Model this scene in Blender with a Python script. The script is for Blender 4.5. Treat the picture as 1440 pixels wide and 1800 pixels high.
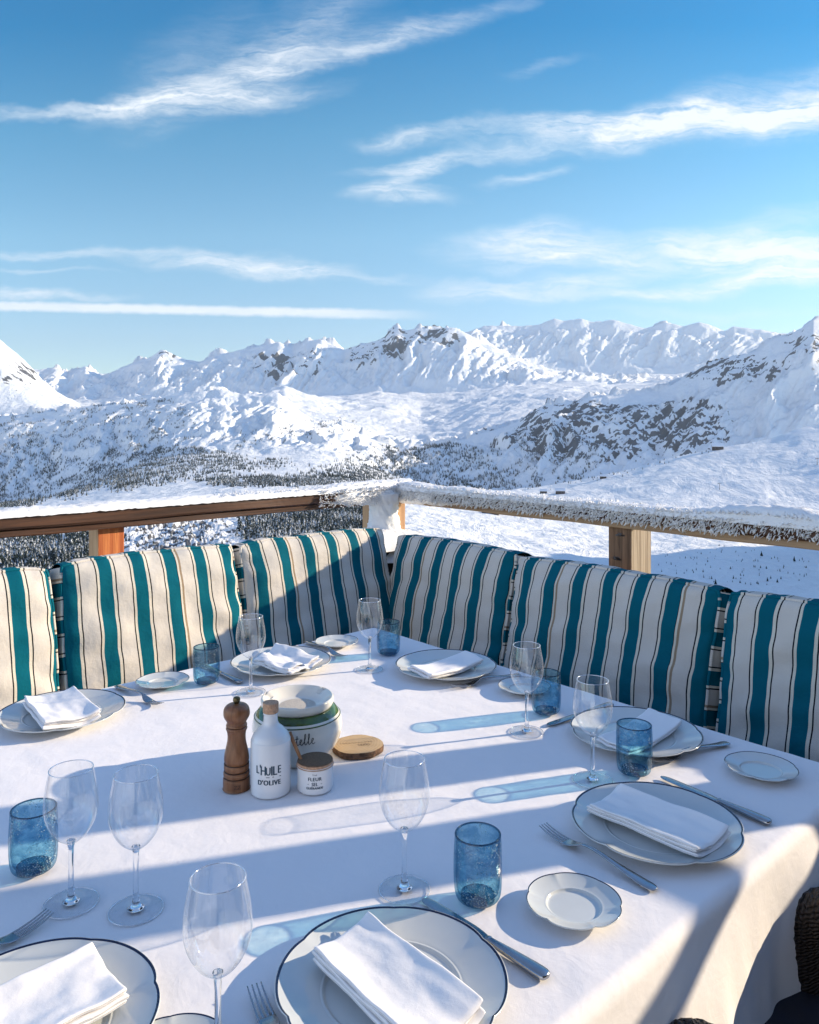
import bpy, bmesh, math, random
import numpy as np
from mathutils import Vector, Matrix
R = math.radians
scene = bpy.context.scene
for o in list(bpy.data.objects): bpy.data.objects.remove(o)
C = scene.collection
F = 1400.0; CX = 720.0; HY = 740.0; CAMZ = 1.5; TZ = 0.75
# ------------------------------------------------------------------ camera
cd = bpy.data.cameras.new('camera'); cam = bpy.data.objects.new('camera', cd); C.objects.link(cam)
cam.location = (0, 0, CAMZ); cam.rotation_euler = (R(90), 0, 0)
cd.sensor_fit = 'HORIZONTAL'; cd.sensor_width = 36; cd.lens = 36 * F / 1440
cd.shift_y = -160 / 1440; cd.clip_start = 0.05; cd.clip_end = 80000
scene.camera = cam
# ------------------------------------------------------------------ light
SUN_AZ, SUN_EL = 16.6, 18.0      # degrees from +X towards +Y, elevation
SD = Vector((math.cos(R(SUN_AZ)) * math.cos(R(SUN_EL)), math.sin(R(SUN_AZ)) * math.cos(R(SUN_EL)), math.sin(R(SUN_EL))))
ld = bpy.data.lights.new('sun', 'SUN'); ld.energy = 4.05; ld.angle = R(0.5); ld.color = (1.0, 0.825, 0.59)
lo = bpy.data.objects.new('sun', ld); C.objects.link(lo); lo.rotation_euler = (-SD).to_track_quat('-Z', 'Y').to_euler(); lo.location = (5, 1, 6)
scene.view_settings.view_transform = 'Standard'; scene.view_settings.look = 'None'
scene.view_settings.gamma = 1; scene.view_settings.exposure = 1.01
scene.cycles.use_denoising = True
try:
    scene.cycles.denoiser = 'OPENIMAGEDENOISE'; scene.cycles.denoising_input_passes = 'RGB_ALBEDO_NORMAL'
except Exception: pass
scene.cycles.use_adaptive_sampling = True; scene.cycles.adaptive_threshold = 0.02; scene.cycles.max_bounces = 9; scene.cycles.diffuse_bounces = 4; scene.cycles.glossy_bounces = 4; scene.cycles.transparent_max_bounces = 40; scene.cycles.transmission_bounces = 14
scene.cycles.sample_clamp_indirect = 6; scene.cycles.caustics_reflective = False; scene.cycles.caustics_refractive = False

# ------------------------------------------------------------------ node helper
class NT:
    def __init__(s, tree): s.t = tree; s.n = tree.nodes; s.l = tree.links
    def node(s, typ, **kw):
        n = s.n.new(typ)
        for k, v in kw.items(): setattr(n, k, v)
        return n
    def put(s, sock, v):
        if v is None: return
        if hasattr(v, 'is_output') or isinstance(v, bpy.types.NodeSocket): s.l.new(v, sock)
        else:
            if sock.type == 'RGBA' and not isinstance(v, (int, float)) and len(v) == 3: v = (*v, 1)
            sock.default_value = v
    def math(s, op, a, b=None, c=None, clamp=False):
        n = s.node('ShaderNodeMath', operation=op, use_clamp=clamp)
        for i, v in enumerate((a, b, c)): s.put(n.inputs[i], v)
        return n.outputs[0]
    def vmath(s, op, a, b=None):
        n = s.node('ShaderNodeVectorMath', operation=op); s.put(n.inputs[0], a); s.put(n.inputs[1], b); return n.outputs[0]
    def mix(s, f, a, b, bt='MIX'):
        n = s.node('ShaderNodeMix', data_type='RGBA', blend_type=bt)
        s.put(n.inputs['Factor'], f); s.put(n.inputs[6], a); s.put(n.inputs[7], b); return n.outputs[2]
    def noise(s, vec, scale, detail=4, rough=0.5, dist=0.0):
        n = s.node('ShaderNodeTexNoise'); s.put(n.inputs['Vector'], vec); n.inputs['Scale'].default_value = scale
        n.inputs['Detail'].default_value = detail; n.inputs['Roughness'].default_value = rough; n.inputs['Distortion'].default_value = dist
        return n.outputs['Fac']
    def maprange(s, v, a, b, c=0.0, d=1.0, typ='SMOOTHSTEP'):
        n = s.node('ShaderNodeMapRange', interpolation_type=typ); s.put(n.inputs[0], v)
        for i, x in enumerate((a, b, c, d)): s.put(n.inputs[1 + i], x)
        return n.outputs[0]
    def ramp(s, f, stops, interp='LINEAR'):
        n = s.node('ShaderNodeValToRGB'); cr = n.color_ramp; cr.interpolation = interp
        while len(cr.elements) < len(stops): cr.elements.new(0.5)
        for e, (p, c) in zip(cr.elements, stops): e.position = p; e.color = (*c, 1) if len(c) == 3 else c
        s.put(n.inputs[0], f); return n.outputs[0]
    def mapping(s, vec, sc=(1, 1, 1), rot=(0, 0, 0), loc=(0, 0, 0)):
        n = s.node('ShaderNodeMapping'); s.put(n.inputs[0], vec); n.inputs['Scale'].default_value = sc
        n.inputs['Rotation'].default_value = rot; n.inputs['Location'].default_value = loc; return n.outputs[0]
    def comb(s, x, y, z=0.0):
        n = s.node('ShaderNodeCombineXYZ')
        for i, v in enumerate((x, y, z)): s.put(n.inputs[i], v)
        return n.outputs[0]
    def bump(s, h, strength=0.3, dist=0.01, normal=None):
        n = s.node('ShaderNodeBump'); s.put(n.inputs['Height'], h); n.inputs['Strength'].default_value = strength
        n.inputs['Distance'].default_value = dist
        if normal is not None: s.put(n.inputs['Normal'], normal)
        return n.outputs[0]

# ------------------------------------------------------------------ sky (world) with cirrus
world = bpy.data.worlds.new('World'); scene.world = world; world.use_nodes = True
w = NT(world.node_tree); w.n.clear()
sky = w.node('ShaderNodeTexSky', sky_type='NISHITA'); sky.sun_disc = False
sky.sun_elevation = R(SUN_EL); sky.sun_rotation = R(90 - SUN_AZ); sky.altitude = 2100
sky.air_density = 1.0; sky.dust_density = 0.3; sky.ozone_density = 3.0
SKY_STR = 0.12; FILL_GLOW = 0.95
tc = w.node('ShaderNodeTexCoord'); sx = w.node('ShaderNodeSeparateXYZ'); w.l.new(tc.outputs['Generated'], sx.inputs[0])
yy = w.math('MAXIMUM', sx.outputs[1], 0.02)
gx = w.math('DIVIDE', sx.outputs[0], yy); gz = w.math('DIVIDE', sx.outputs[2], yy)   # slope coordinates of the southern sky
gv = w.comb(gx, gz)
wn = w.node('ShaderNodeTexNoise'); w.put(wn.inputs['Vector'], w.mapping(gv, (5, 9, 1))); wn.inputs['Scale'].default_value = 1.0; wn.inputs['Detail'].default_value = 5; wn.inputs['Roughness'].default_value = 0.6
warp = w.vmath('MULTIPLY', w.vmath('SUBTRACT', wn.outputs['Color'], (0.5, 0.5, 0.5)), (0.17, 0.075, 0))
gvw = w.vmath('ADD', gv, warp)
def streak(cx, cy, rx, ry, ang, op, p=1.0):
    c = ((cx - CX) / F, (HY - cy) / F, 0)
    d = w.mapping(w.vmath('SUBTRACT', gvw, c), (1, 1, 1), (0, 0, -R(ang)))
    d = w.vmath('MULTIPLY', d, (F / rx, F / ry, 0))
    n = w.node('ShaderNodeVectorMath', operation='LENGTH'); w.put(n.inputs[0], d)
    return w.math('MULTIPLY', w.maprange(n.outputs['Value'], 1.25, 0.0), op)
STREAKS = [
 (120, 192, 260, 13, 3, .62), (270, 172, 130, 30, 14, .75), (420, 172, 200, 26, 4, .62), (430, 128, 210, 60, 24, .58), (560, 100, 260, 36, 14, .48), (720, 62, 280, 22, 20, .42), (560, 30, 260, 60, 26, .26), (330, 110, 160, 90, 40, .20),
 (1120, 222, 330, 36, 4, .88), (1380, 178, 260, 64, 10, .98), (1250, 205, 300, 44, 7, .70), (980, 212, 190, 20, 4, .5),
 (730, 235, 130, 18, 3, .70), (735, 283, 130, 20, 6, .95), (705, 345, 105, 24, 2, .85), (690, 318, 85, 20, 18, .6), (925, 303, 85, 13, 12, .5), (950, 120, 100, 14, 15, .25), (870, 265, 140, 18, 3, .38),
 (940, 428, 175, 46, 3, 1.2), (1080, 458, 170, 30, -8, .85), (1290, 435, 230, 40, -2, 1.15), (1400, 455, 180, 46, 0, .95), (1320, 395, 190, 28, 8, .4),
 (930, 505, 200, 25, 2, 1.0), (1300, 500, 230, 20, 6, .95), (1420, 488, 140, 22, 4, .75), (1080, 522, 150, 12, 0, .6),
 (400, 463, 220, 26, -5, 1.0), (500, 478, 130, 18, 4, .65), (90, 446, 190, 12, 1, .55), (90, 482, 130, 7, 0, .35), (670, 484, 110, 10, -3, .5),
 (70, 526, 160, 12, -1, .95), (1240, 552, 260, 12, 0, .3)]
dens = None
for st in STREAKS:
    v = streak(*st); dens = v if dens is None else w.math('ADD', dens, v)
fib = w.noise(w.mapping(gvw, (7, 70, 1), (0, 0, R(-8))), 1.0, 8, 0.66, 1.2)
fib2 = w.noise(w.mapping(gv, (14, 44, 1), (0, 0, R(5))), 1.0, 8, 0.7, 0.8)
puff = w.noise(w.mapping(gvw, (22, 30, 1)), 1.0, 6, 0.6)
ff = w.math('ADD', w.math('MULTIPLY', fib, 0.8), w.math('ADD', w.math('MULTIPLY', fib2, 0.6), w.math('MULTIPLY', puff, 0.3)))
dens = w.math('MULTIPLY', dens, w.maprange(ff, 0.50, 1.20, 0.03, 1.05))
# the old vapour trail, a straight line low in the sky
tr = w.math('SUBTRACT', gz, w.math('ADD', w.math('MULTIPLY', gx, -0.022), (HY - 553.5) / F))
tr = w.math('ADD', tr, w.math('MULTIPLY', w.math('SUBTRACT', w.noise(w.mapping(gv, (40, 40, 1)), 1.0, 5, 0.7), 0.5), 0.007))
trm = w.maprange(w.math('ABSOLUTE', tr), 0.0085, 0.002)
trm = w.math('MULTIPLY', trm, w.math('MULTIPLY', w.maprange(gx, 0.06, -0.12), w.maprange(ff, 0.45, 0.95, 0.62, 1.0)))
dens = w.math('MAXIMUM', dens, w.math('MULTIPLY', trm, 0.85))
dens = w.math('MULTIPLY', w.math('MINIMUM', dens, 0.93), w.maprange(sx.outputs[1], 0.05, 0.3))
tint = w.ramp(w.math('MULTIPLY', gz, 1.6), [(0.0, (.80, .75, .70)), (0.16, (.84, .78, .71)), (0.37, (.86, .98, .84)), (0.58, (.54, .93, .86)), (0.80, (.15, .75, .85)), (0.88, (.15, .75, .87)), (1.0, (.95, 1.20, 1.30))])
skyc = w.mix(1.0, sky.outputs[0], tint, 'MULTIPLY')
# added bright fill, out of view overhead and behind, lifting the shaded sides
fill_glow = w.math('MAXIMUM', w.math('MULTIPLY', w.maprange(sx.outputs[2], 0.58, 0.85), 0.10), w.math('MULTIPLY', w.maprange(sx.outputs[1], 0.05, -0.35), w.math('MULTIPLY', w.maprange(sx.outputs[0], 0.40, -0.15, 0.12, 1.0), w.maprange(sx.outputs[2], 0.62, 0.25, 0.10, 1.0))))
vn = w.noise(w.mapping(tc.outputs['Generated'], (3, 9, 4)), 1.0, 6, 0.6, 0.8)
fill_glow = w.math('MULTIPLY', fill_glow, w.maprange(vn, 0.2, 0.7, FILL_GLOW * 0.4, FILL_GLOW))
mixc = w.mix(dens, skyc, (4.2, 4.4, 4.65))
mixc = w.mix(fill_glow, mixc, (6.6, 6.4, 6.2))
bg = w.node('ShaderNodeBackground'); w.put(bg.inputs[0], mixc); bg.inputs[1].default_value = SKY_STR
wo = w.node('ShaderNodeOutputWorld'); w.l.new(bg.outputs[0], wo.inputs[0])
world.cycles.sampling_method = 'MANUAL'; world.cycles.sample_map_resolution = 512

# ------------------------------------------------------------------ object helpers
def at(x, y, z=TZ):
    Y = F * (CAMZ - z) / (y - HY); return Vector(((x - CX) / F * Y, Y, z))
def tag(o, label=None, cat=None, group=None, kind=None):
    if label: o['label'] = label
    if cat: o['category'] = cat
    if group: o['group'] = group
    if kind: o['kind'] = kind
    return o
def thing(name, label, cat, loc=(0, 0, 0), rz=0, group=None):
    o = bpy.data.objects.new(name, None); C.objects.link(o); o.location = loc; o.rotation_euler = (0, 0, rz)
    o.empty_display_size = 0.05
    return tag(o, label, cat, group)
def mesh(name, verts, faces, mats, parent=None, smooth=True, uv=None, midx=None, loc=None, rz=None):
    me = bpy.data.meshes.new(name); me.from_pydata([tuple(v) for v in verts], [], faces)
    for m in (mats if isinstance(mats, (list, tuple)) else [mats]): me.materials.append(m)
    if smooth: me.polygons.foreach_set('use_smooth', [True] * len(me.polygons))
    if midx is not None: me.polygons.foreach_set('material_index', midx)
    if uv is not None:
        ul = me.uv_layers.new(name='UVMap'); vi = np.empty(len(me.loops), dtype=np.int32); me.loops.foreach_get('vertex_index', vi)
        ul.data.foreach_set('uv', np.asarray(uv, dtype=np.float32)[vi].ravel())
    me.update()
    o = bpy.data.objects.new(name, me); C.objects.link(o)
    if parent is not None: o.parent = parent
    if loc is not None: o.location = loc
    if rz is not None: o.rotation_euler = (0, 0, rz)
    return o
class MB:
    """collects pieces of geometry for ONE mesh"""
    def __init__(s): s.v = []; s.f = []; s.m = []
    def add(s, v, f, m=0):
        o = len(s.v); s.v += [tuple(p) for p in v]; s.f += [tuple(i + o for i in q) for q in f]; s.m += [m] * len(f)
    def build(s, name, mats, parent=None, smooth=True, **k): return mesh(name, s.v, s.f, mats, parent, smooth, midx=s.m, **k)
def lathe(prof, n=48, rmod=None):
    v = []; f = []
    for k, (r, z) in enumerate(prof):
        for i in range(n):
            a = 2 * math.pi * i / n
            rr, zz = (r, z) if rmod is None else rmod(r, z, a)
            v.append((rr * math.cos(a), rr * math.sin(a), zz))
    for k in range(len(prof) - 1):
        for i in range(n):
            j = (i + 1) % n; f.append((k * n + i, k * n + j, (k + 1) * n + j, (k + 1) * n + i))
    return v, f
def smoothprof(pts, sub=4):
    """Catmull-Rom through a profile"""
    p = [np.array(q, float) for q in pts]; out = []
    for i in range(len(p) - 1):
        p0 = p[max(i - 1, 0)]; p1 = p[i]; p2 = p[i + 1]; p3 = p[min(i + 2, len(p) - 1)]
        for t in np.linspace(0, 1, sub, endpoint=False):
            out.append(tuple(0.5 * (2 * p1 + (p2 - p0) * t + (2 * p0 - 5 * p1 + 4 * p2 - p3) * t * t + (3 * p1 - p0 - 3 * p2 + p3) * t ** 3)))
    out.append(tuple(p[-1])); return out
def tube(path, rad, n=8, closed=False, cap=True, sq=1.0):
    path = [Vector(p) for p in path]; N = len(path); v = []; f = []
    rads = rad if hasattr(rad, '__len__') else [rad] * N
    up = Vector((0, 0, 1)); prev = None
    for i in range(N):
        a = path[(i - 1) % N] if closed or i > 0 else path[0]; b = path[(i + 1) % N] if closed or i < N - 1 else path[-1]
        t = (b - a).normalized()
        if prev is None:
            ref = up if abs(t.z) < 0.9 else Vector((1, 0, 0)); x = t.cross(ref).normalized()
        else: x = (prev - t * prev.dot(t)).normalized()
        y = t.cross(x); prev = x
        for k in range(n):
            an = 2 * math.pi * k / n; v.append(path[i] + x * (math.cos(an) * rads[i]) + y * (math.sin(an) * rads[i] * sq))
    M = N if closed else N - 1
    for i in range(M):
        for k in range(n):
            f.append((i * n + k, i * n + (k + 1) % n, ((i + 1) % N) * n + (k + 1) % n, ((i + 1) % N) * n + k))
    if cap and not closed: f.append(tuple(range(n - 1, -1, -1))); f.append(tuple((N - 1) * n + k for k in range(n)))
    return v, f
def box(cx, cy, cz, sx_, sy_, sz_, bev=0.004, seg=2):
    bm = bmesh.new(); bmesh.ops.create_cube(bm, size=1)
    for q in bm.verts: q.co = Vector((q.co.x * sx_, q.co.y * sy_, q.co.z * sz_))
    if bev: bmesh.ops.bevel(bm, geom=list(bm.edges), offset=bev, segments=seg, profile=0.7, affect='EDGES')
    bm.verts.index_update()
    v = [(q.co.x + cx, q.co.y + cy, q.co.z + cz) for q in bm.verts]; f = [tuple(q.index for q in p.verts) for p in bm.faces]; bm.free(); return v, f
def gridf(nu, nv, off=0, flip=False):
    f = []
    for i in range(nu - 1):
        for j in range(nv - 1):
            q = (off + i * nv + j, off + (i + 1) * nv + j, off + (i + 1) * nv + j + 1, off + i * nv + j + 1)
            f.append(q[::-1] if flip else q)
    return f
def xform(v, M): return [M @ Vector(p) for p in v]
def children(o): return [c for c in bpy.data.objects if c.parent == o]
def copy_thing(src, kids, loc, rz, label, scale=1.0):
    r = src.copy(); C.objects.link(r); r.location = loc; r.rotation_euler = (0, 0, rz); r['label'] = label; r.scale = (scale,) * 3
    for k in kids:
        c = k.copy(); C.objects.link(c); c.parent = r
    return r
# numpy gradient noise
_rs = np.random.RandomState(7); _perm = _rs.permutation(4096).astype(np.int64)
def perlin(x, y, seed=0):
    xi = np.floor(x).astype(np.int64); yi = np.floor(y).astype(np.int64); xf = x - xi; yf = y - yi
    def g(ix, iy, dx, dy):
        h = _perm[(_perm[(ix + seed * 57) & 4095] + iy) & 4095]; a = h * (2 * np.pi / 4096.0) * 7.0
        return np.cos(a) * dx + np.sin(a) * dy
    u = xf ** 3 * (xf * (xf * 6 - 15) + 10); v = yf ** 3 * (yf * (yf * 6 - 15) + 10)
    a = g(xi, yi, xf, yf); b = g(xi + 1, yi, xf - 1, yf); c = g(xi, yi + 1, xf, yf - 1); d = g(xi + 1, yi + 1, xf - 1, yf - 1)
    return 1.45 * ((a * (1 - u) + b * u) * (1 - v) + (c * (1 - u) + d * u) * v)
def fbm(x, y, oct=5, gain=0.5, seed=0):
    s = 0; a = 1.0; f = 1.0
    for k in range(oct): s = s + a * perlin(x * f + 3.7 * k, y * f - 1.3 * k, seed + k); a *= gain; f *= 2.03
    return s
def ridged(x, y, oct=6, gain=0.55, seed=0):
    s = 0; a = 1.0; f = 1.0; wgt = 1.0
    for k in range(oct):
        n = 1 - np.abs(perlin(x * f + 5.1 * k, y * f + 2.9 * k, seed + k)); n = n * n * wgt; wgt = np.clip(n * 1.6, 0, 1)
        s = s + a * n; a *= gain; f *= 2.07
    return s
_pl = [int(q) for q in _perm]; _gc = [(math.cos(h * (2 * math.pi / 4096.0) * 7.0), math.sin(h * (2 * math.pi / 4096.0) * 7.0)) for h in range(4096)]
def n1(x, y, seed=0):
    xi = math.floor(x); yi = math.floor(y); xf = x - xi; yf = y - yi; s = int(seed) * 57
    p0 = _pl[(xi + s) & 4095]; p1 = _pl[(xi + 1 + s) & 4095]
    ga = _gc[_pl[(p0 + yi) & 4095]]; gb = _gc[_pl[(p1 + yi) & 4095]]; gc = _gc[_pl[(p0 + yi + 1) & 4095]]; gd = _gc[_pl[(p1 + yi + 1) & 4095]]
    u = xf ** 3 * (xf * (xf * 6 - 15) + 10); v = yf ** 3 * (yf * (yf * 6 - 15) + 10)
    a = ga[0] * xf + ga[1] * yf; b = gb[0] * (xf - 1) + gb[1] * yf; c = gc[0] * xf + gc[1] * (yf - 1); d = gd[0] * (xf - 1) + gd[1] * (yf - 1)
    return 1.45 * ((a * (1 - u) + b * u) * (1 - v) + (c * (1 - u) + d * u) * v)
def ss(v, a, b):
    t = (v - a) / (b - a); t = np.clip(t, 0, 1) if isinstance(t, np.ndarray) else min(1.0, max(0.0, t)); return t * t * (3 - 2 * t)

# ------------------------------------------------------------------ materials
def mat(name):
    m = bpy.data.materials.new(name); m.use_nodes = True; t = NT(m.node_tree); t.n.clear()
    o = t.node('ShaderNodeOutputMaterial'); p = t.node('ShaderNodeBsdfPrincipled'); t.l.new(p.outputs[0], o.inputs[0])
    t.out = o; t.p = p; t.tc = t.node('ShaderNodeTexCoord'); t.ob = t.tc.outputs['Object']; t.uv = t.tc.outputs['UV']
    return m, t
def simple(name, col, rough=0.5, metal=0.0, var=0.12, vs=30, bump=0.0, bs=200, bd=0.002, coat=0, spec=None, space='ob'):
    m, t = mat(name); v = t.ob
    n = t.noise(v, vs, 5, 0.6)
    c2 = tuple(min(1, c * (1 + var)) for c in col); c1 = tuple(c * (1 - var) for c in col)
    t.put(t.p.inputs['Base Color'], t.mix(t.maprange(n, 0.3, 0.7), c1, c2)); t.put(t.p.inputs['Roughness'], t.maprange(n, 0.2, 0.8, rough * 0.85, min(1, rough * 1.15), 'LINEAR'))
    t.p.inputs['Metallic'].default_value = metal; t.p.inputs['Coat Weight'].default_value = coat
    if spec is not None: t.p.inputs['Specular IOR Level'].default_value = spec
    if bump: t.put(t.p.inputs['Normal'], t.bump(t.noise(v, bs, 4, 0.6), bump, bd))
    return m
def wood(name, c1, c2, axis=0, scale=1.0, rough=0.6, bump=0.3, ring=18):
    m, t = mat(name); s = [ring, ring, ring]; s[axis] = 1.2
    v = t.mapping(t.ob, tuple(k * scale for k in s))
    n = t.noise(v, 1.0, 6, 0.62, 1.4); fine = t.noise(t.mapping(t.ob, tuple(k * scale * 5 for k in s)), 1.0, 3, 0.7)
    g = t.math('ADD', t.math('MULTIPLY', n, 0.75), t.math('MULTIPLY', fine, 0.25))
    t.put(t.p.inputs['Base Color'], t.ramp(g, [(0.38, c1), (0.50, tuple((a + b) / 2 for a, b in zip(c1, c2))), (0.62, c2)]))
    t.p.inputs['Roughness'].default_value = rough; t.put(t.p.inputs['Normal'], t.bump(g, bump, 0.003)); return m

M = {}
# linen
m, t = mat('linen')
wv = t.noise(t.mapping(t.ob, (900, 900, 900)), 1.0, 2, 0.6); big = t.noise(t.ob, 9, 4, 0.55)
t.put(t.p.inputs['Base Color'], t.mix(big, (0.80, 0.785, 0.80), (0.84, 0.82, 0.84))); t.p.inputs['Roughness'].default_value = 0.85
t.p.inputs['Sheen Weight'].default_value = 0.12; t.p.inputs['Specular IOR Level'].default_value = 0.2
b1 = t.bump(t.math('ADD', big, t.math('MULTIPLY', t.noise(t.mapping(t.ob, (30, 22, 30), (0, 0, 0.6)), 1.0, 4, 0.6, 0.6), 0.35)), 0.42, 0.006); t.put(t.p.inputs['Normal'], t.bump(wv, 0.25, 0.0006, b1)); M['linen'] = m
m, t = mat('napkin_linen')
wv = t.noise(t.mapping(t.ob, (1100, 1100, 1100)), 1.0, 2, 0.6); big = t.noise(t.ob, 26, 4, 0.5)
t.p.inputs['Base Color'].default_value = (0.86, 0.85, 0.86, 1); t.p.inputs['Roughness'].default_value = 0.9; t.p.inputs['Specular IOR Level'].default_value = 0.2
t.put(t.p.inputs['Normal'], t.bump(wv, 0.3, 0.0005, t.bump(big, 0.4, 0.005))); M['napkin'] = m
# porcelain
M['china'] = simple('porcelain', (0.58, 0.605, 0.605), 0.12, var=0.03, vs=8, coat=0.3)
M['rim'] = simple('blue_rim_glaze', (0.006, 0.014, 0.05), 0.2, var=0.3, vs=60)
M['steel'] = simple('cutlery_steel', (0.36, 0.37, 0.39), 0.2, 1.0, var=0.06, vs=40, bump=0.06, bs=90, bd=0.001)
# snow / frost
m, t = mat('frost')
n = t.noise(t.ob, 55, 5, 0.7); t.put(t.p.inputs['Base Color'], t.mix(n, (0.82, 0.84, 0.87), (0.90, 0.91, 0.92)))
t.p.inputs['Roughness'].default_value = 0.6; t.put(t.p.inputs['Normal'], t.bump(t.noise(t.ob, 240, 4, 0.7), 0.6, 0.006)); M['frost'] = m
# striped outdoor fabric; u of the map runs across the stripes in metres
m, t = mat('striped_canvas')
uvs = t.node('ShaderNodeSeparateXYZ'); t.l.new(t.uv, uvs.inputs[0])
wob = t.math('MULTIPLY', t.math('SUBTRACT', t.noise(t.mapping(t.uv, (5, 9, 1)), 1.0, 2), 0.5), 0.0035)
PER = 0.122
ph = t.math('DIVIDE', t.math('ADD', uvs.outputs[0], wob), PER); fr = t.math('FRACT', ph)
TEAL = (0.003, 0.118, 0.168); CRM = (0.66, 0.62, 0.565); PALE = (0.70, 0.66, 0.56); BLK = (0.012, 0.014, 0.02); TAN = (0.33, 0.25, 0.17)
st1 = [(0.0, TEAL), (0.355, PALE), (0.43, BLK), (0.465, CRM), (0.885, BLK), (0.92, PALE), (0.985, TEAL)]
st2 = [(0.0, TEAL), (0.355, BLK), (0.375, PALE), (0.43, TAN), (0.50, CRM), (0.885, BLK), (0.92, PALE), (0.985, TEAL)]
c1 = t.ramp(fr, st1, 'CONSTANT'); c2 = t.ramp(fr, st2, 'CONSTANT')
alt = t.math('GREATER_THAN', t.math('FRACT', t.math('MULTIPLY', t.math('ADD', t.math('FLOOR', ph), 0.5), 0.25)), 0.74)
col = t.mix(alt, c1, c2)
wv = t.noise(t.mapping(t.uv, (700, 700, 1)), 1.0, 2, 0.7); cl = t.noise(t.ob, 12, 4, 0.6)
col = t.mix(1.0, col, t.mix(t.maprange(wv, 0.25, 0.75), (0.72, 0.72, 0.72), (1.16, 1.16, 1.16)), 'MULTIPLY')
col = t.mix(1.0, col, t.mix(cl, (0.9, 0.9, 0.9), (1.08, 1.08, 1.08)), 'MULTIPLY')
t.put(t.p.inputs['Base Color'], col); t.p.inputs['Roughness'].default_value = 0.85; t.p.inputs['Specular IOR Level'].default_value = 0.06
t.put(t.p.inputs['Normal'], t.bump(wv, 0.35, 0.001, t.bump(cl, 0.5, 0.012))); M['stripe'] = m
# woods
M['rail_dark'] = wood('stained_rail_wood', (0.035, 0.014, 0.007), (0.105, 0.043, 0.020), 0, 1.0, 0.55, 0.5, 34)
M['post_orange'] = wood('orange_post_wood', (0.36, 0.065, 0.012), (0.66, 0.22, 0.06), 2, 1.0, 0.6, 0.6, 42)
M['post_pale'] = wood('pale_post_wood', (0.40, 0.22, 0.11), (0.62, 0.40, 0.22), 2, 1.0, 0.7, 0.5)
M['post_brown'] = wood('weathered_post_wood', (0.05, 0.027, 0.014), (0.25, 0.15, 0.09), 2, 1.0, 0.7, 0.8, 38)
M['post_grey'] = wood('lit_side_and_rail_end_wood', (0.20, 0.15, 0.10), (0.46, 0.38, 0.29), 2, 1.0, 0.75, 0.8, 38)  # lighter tone stands for sun on the brown post's side; also rail end
M['board'] = wood('back_board_wood', (0.22, 0.14, 0.085), (0.42, 0.30, 0.19), 0, 1.0, 0.7, 0.5)
M['bench_dark'] = wood('dark_bench_wood', (0.02, 0.014, 0.010), (0.05, 0.035, 0.025), 0, 1.0, 0.6, 0.5)
M['deck'] = wood('deck_wood', (0.07, 0.05, 0.04), (0.15, 0.11, 0.085), 0, 0.6, 0.8, 0.5)
M['mill'] = wood('mill_beech', (0.17, 0.066, 0.026), (0.32, 0.135, 0.055), 2, 2.5, 0.35, 0.15)
M['mill_groove'] = simple('burnt_groove', (0.045, 0.018, 0.008), 0.5)
M['mill_knob'] = simple('aged_brass', (0.13, 0.10, 0.045), 0.35, 0.8, var=0.3, vs=90)
M['cork'] = simple('cork', (0.50, 0.30, 0.19), 0.85, var=0.25, vs=240, bump=0.5, bs=500)
M['corkdark'] = simple('dark_cork_lid', (0.15, 0.095, 0.055), 0.85, var=0.35, vs=320, bump=0.5, bs=500)
M['enamel'] = simple('white_enamel', (0.76, 0.77, 0.79), 0.2, var=0.03, vs=12, coat=0.25)
M['ink'] = simple('print_ink', (0.015, 0.05, 0.085), 0.5, var=0.15)
M['ink_black'] = simple('script_ink', (0.02, 0.02, 0.022), 0.5, var=0.15)
M['cream'] = simple('cream_glaze', (0.70, 0.68, 0.62), 0.14, var=0.04, vs=16, coat=0.4)
M['green'] = simple('green_glaze', (0.040, 0.085, 0.010), 0.12, var=0.45, vs=26, coat=0.5)
M['sand'] = simple('ash_sand', (0.52, 0.48, 0.42), 0.9, var=0.15, vs=400, bump=0.6, bs=900)
M['spoon'] = wood('spoon_wood', (0.30, 0.13, 0.05), (0.46, 0.22, 0.10), 2, 3.0, 0.55, 0.2)
M['bark'] = simple('bark', (0.16, 0.085, 0.045), 0.9, var=0.5, vs=90, bump=1.0, bs=160, bd=0.004)
m, t = mat('slice_wood')
ln = t.node('ShaderNodeVectorMath', operation='LENGTH'); t.l.new(t.mapping(t.ob, (1, 1, 0), (0, 0, 0), (0.012, -0.006, 0)), ln.inputs[0])
rg = t.math('ADD', t.math('MULTIPLY', ln.outputs['Value'], 900), t.math('MULTIPLY', t.noise(t.ob, 40, 4), 9)); rg = t.math('MULTIPLY_ADD', t.math('SINE', rg), 0.5, 0.5)
t.put(t.p.inputs['Base Color'], t.mix(t.noise(t.ob, 45, 4), t.mix(rg, (0.42, 0.24, 0.10), (0.58, 0.39, 0.19)), (0.62, 0.44, 0.24))); t.p.inputs['Roughness'].default_value = 0.6; M['slice'] = m
M['burn'] = simple('burn_mark', (0.10, 0.06, 0.03), 0.8)
m, t = mat('dark_rattan')
w1 = t.node('ShaderNodeTexWave', wave_type='BANDS', bands_direction='Z'); w1.inputs['Scale'].default_value = 62; w1.inputs['Distortion'].default_value = 2.5; w1.inputs['Detail'].default_value = 2; t.l.new(t.mapping(t.ob, (1, 1, 1), (0.5, 0.35, 0)), w1.inputs['Vector'])
w2 = t.node('ShaderNodeTexWave', wave_type='BANDS', bands_direction='Y'); w2.inputs['Scale'].default_value = 34; w2.inputs['Distortion'].default_value = 2.0; t.l.new(t.ob, w2.inputs['Vector'])
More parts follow.
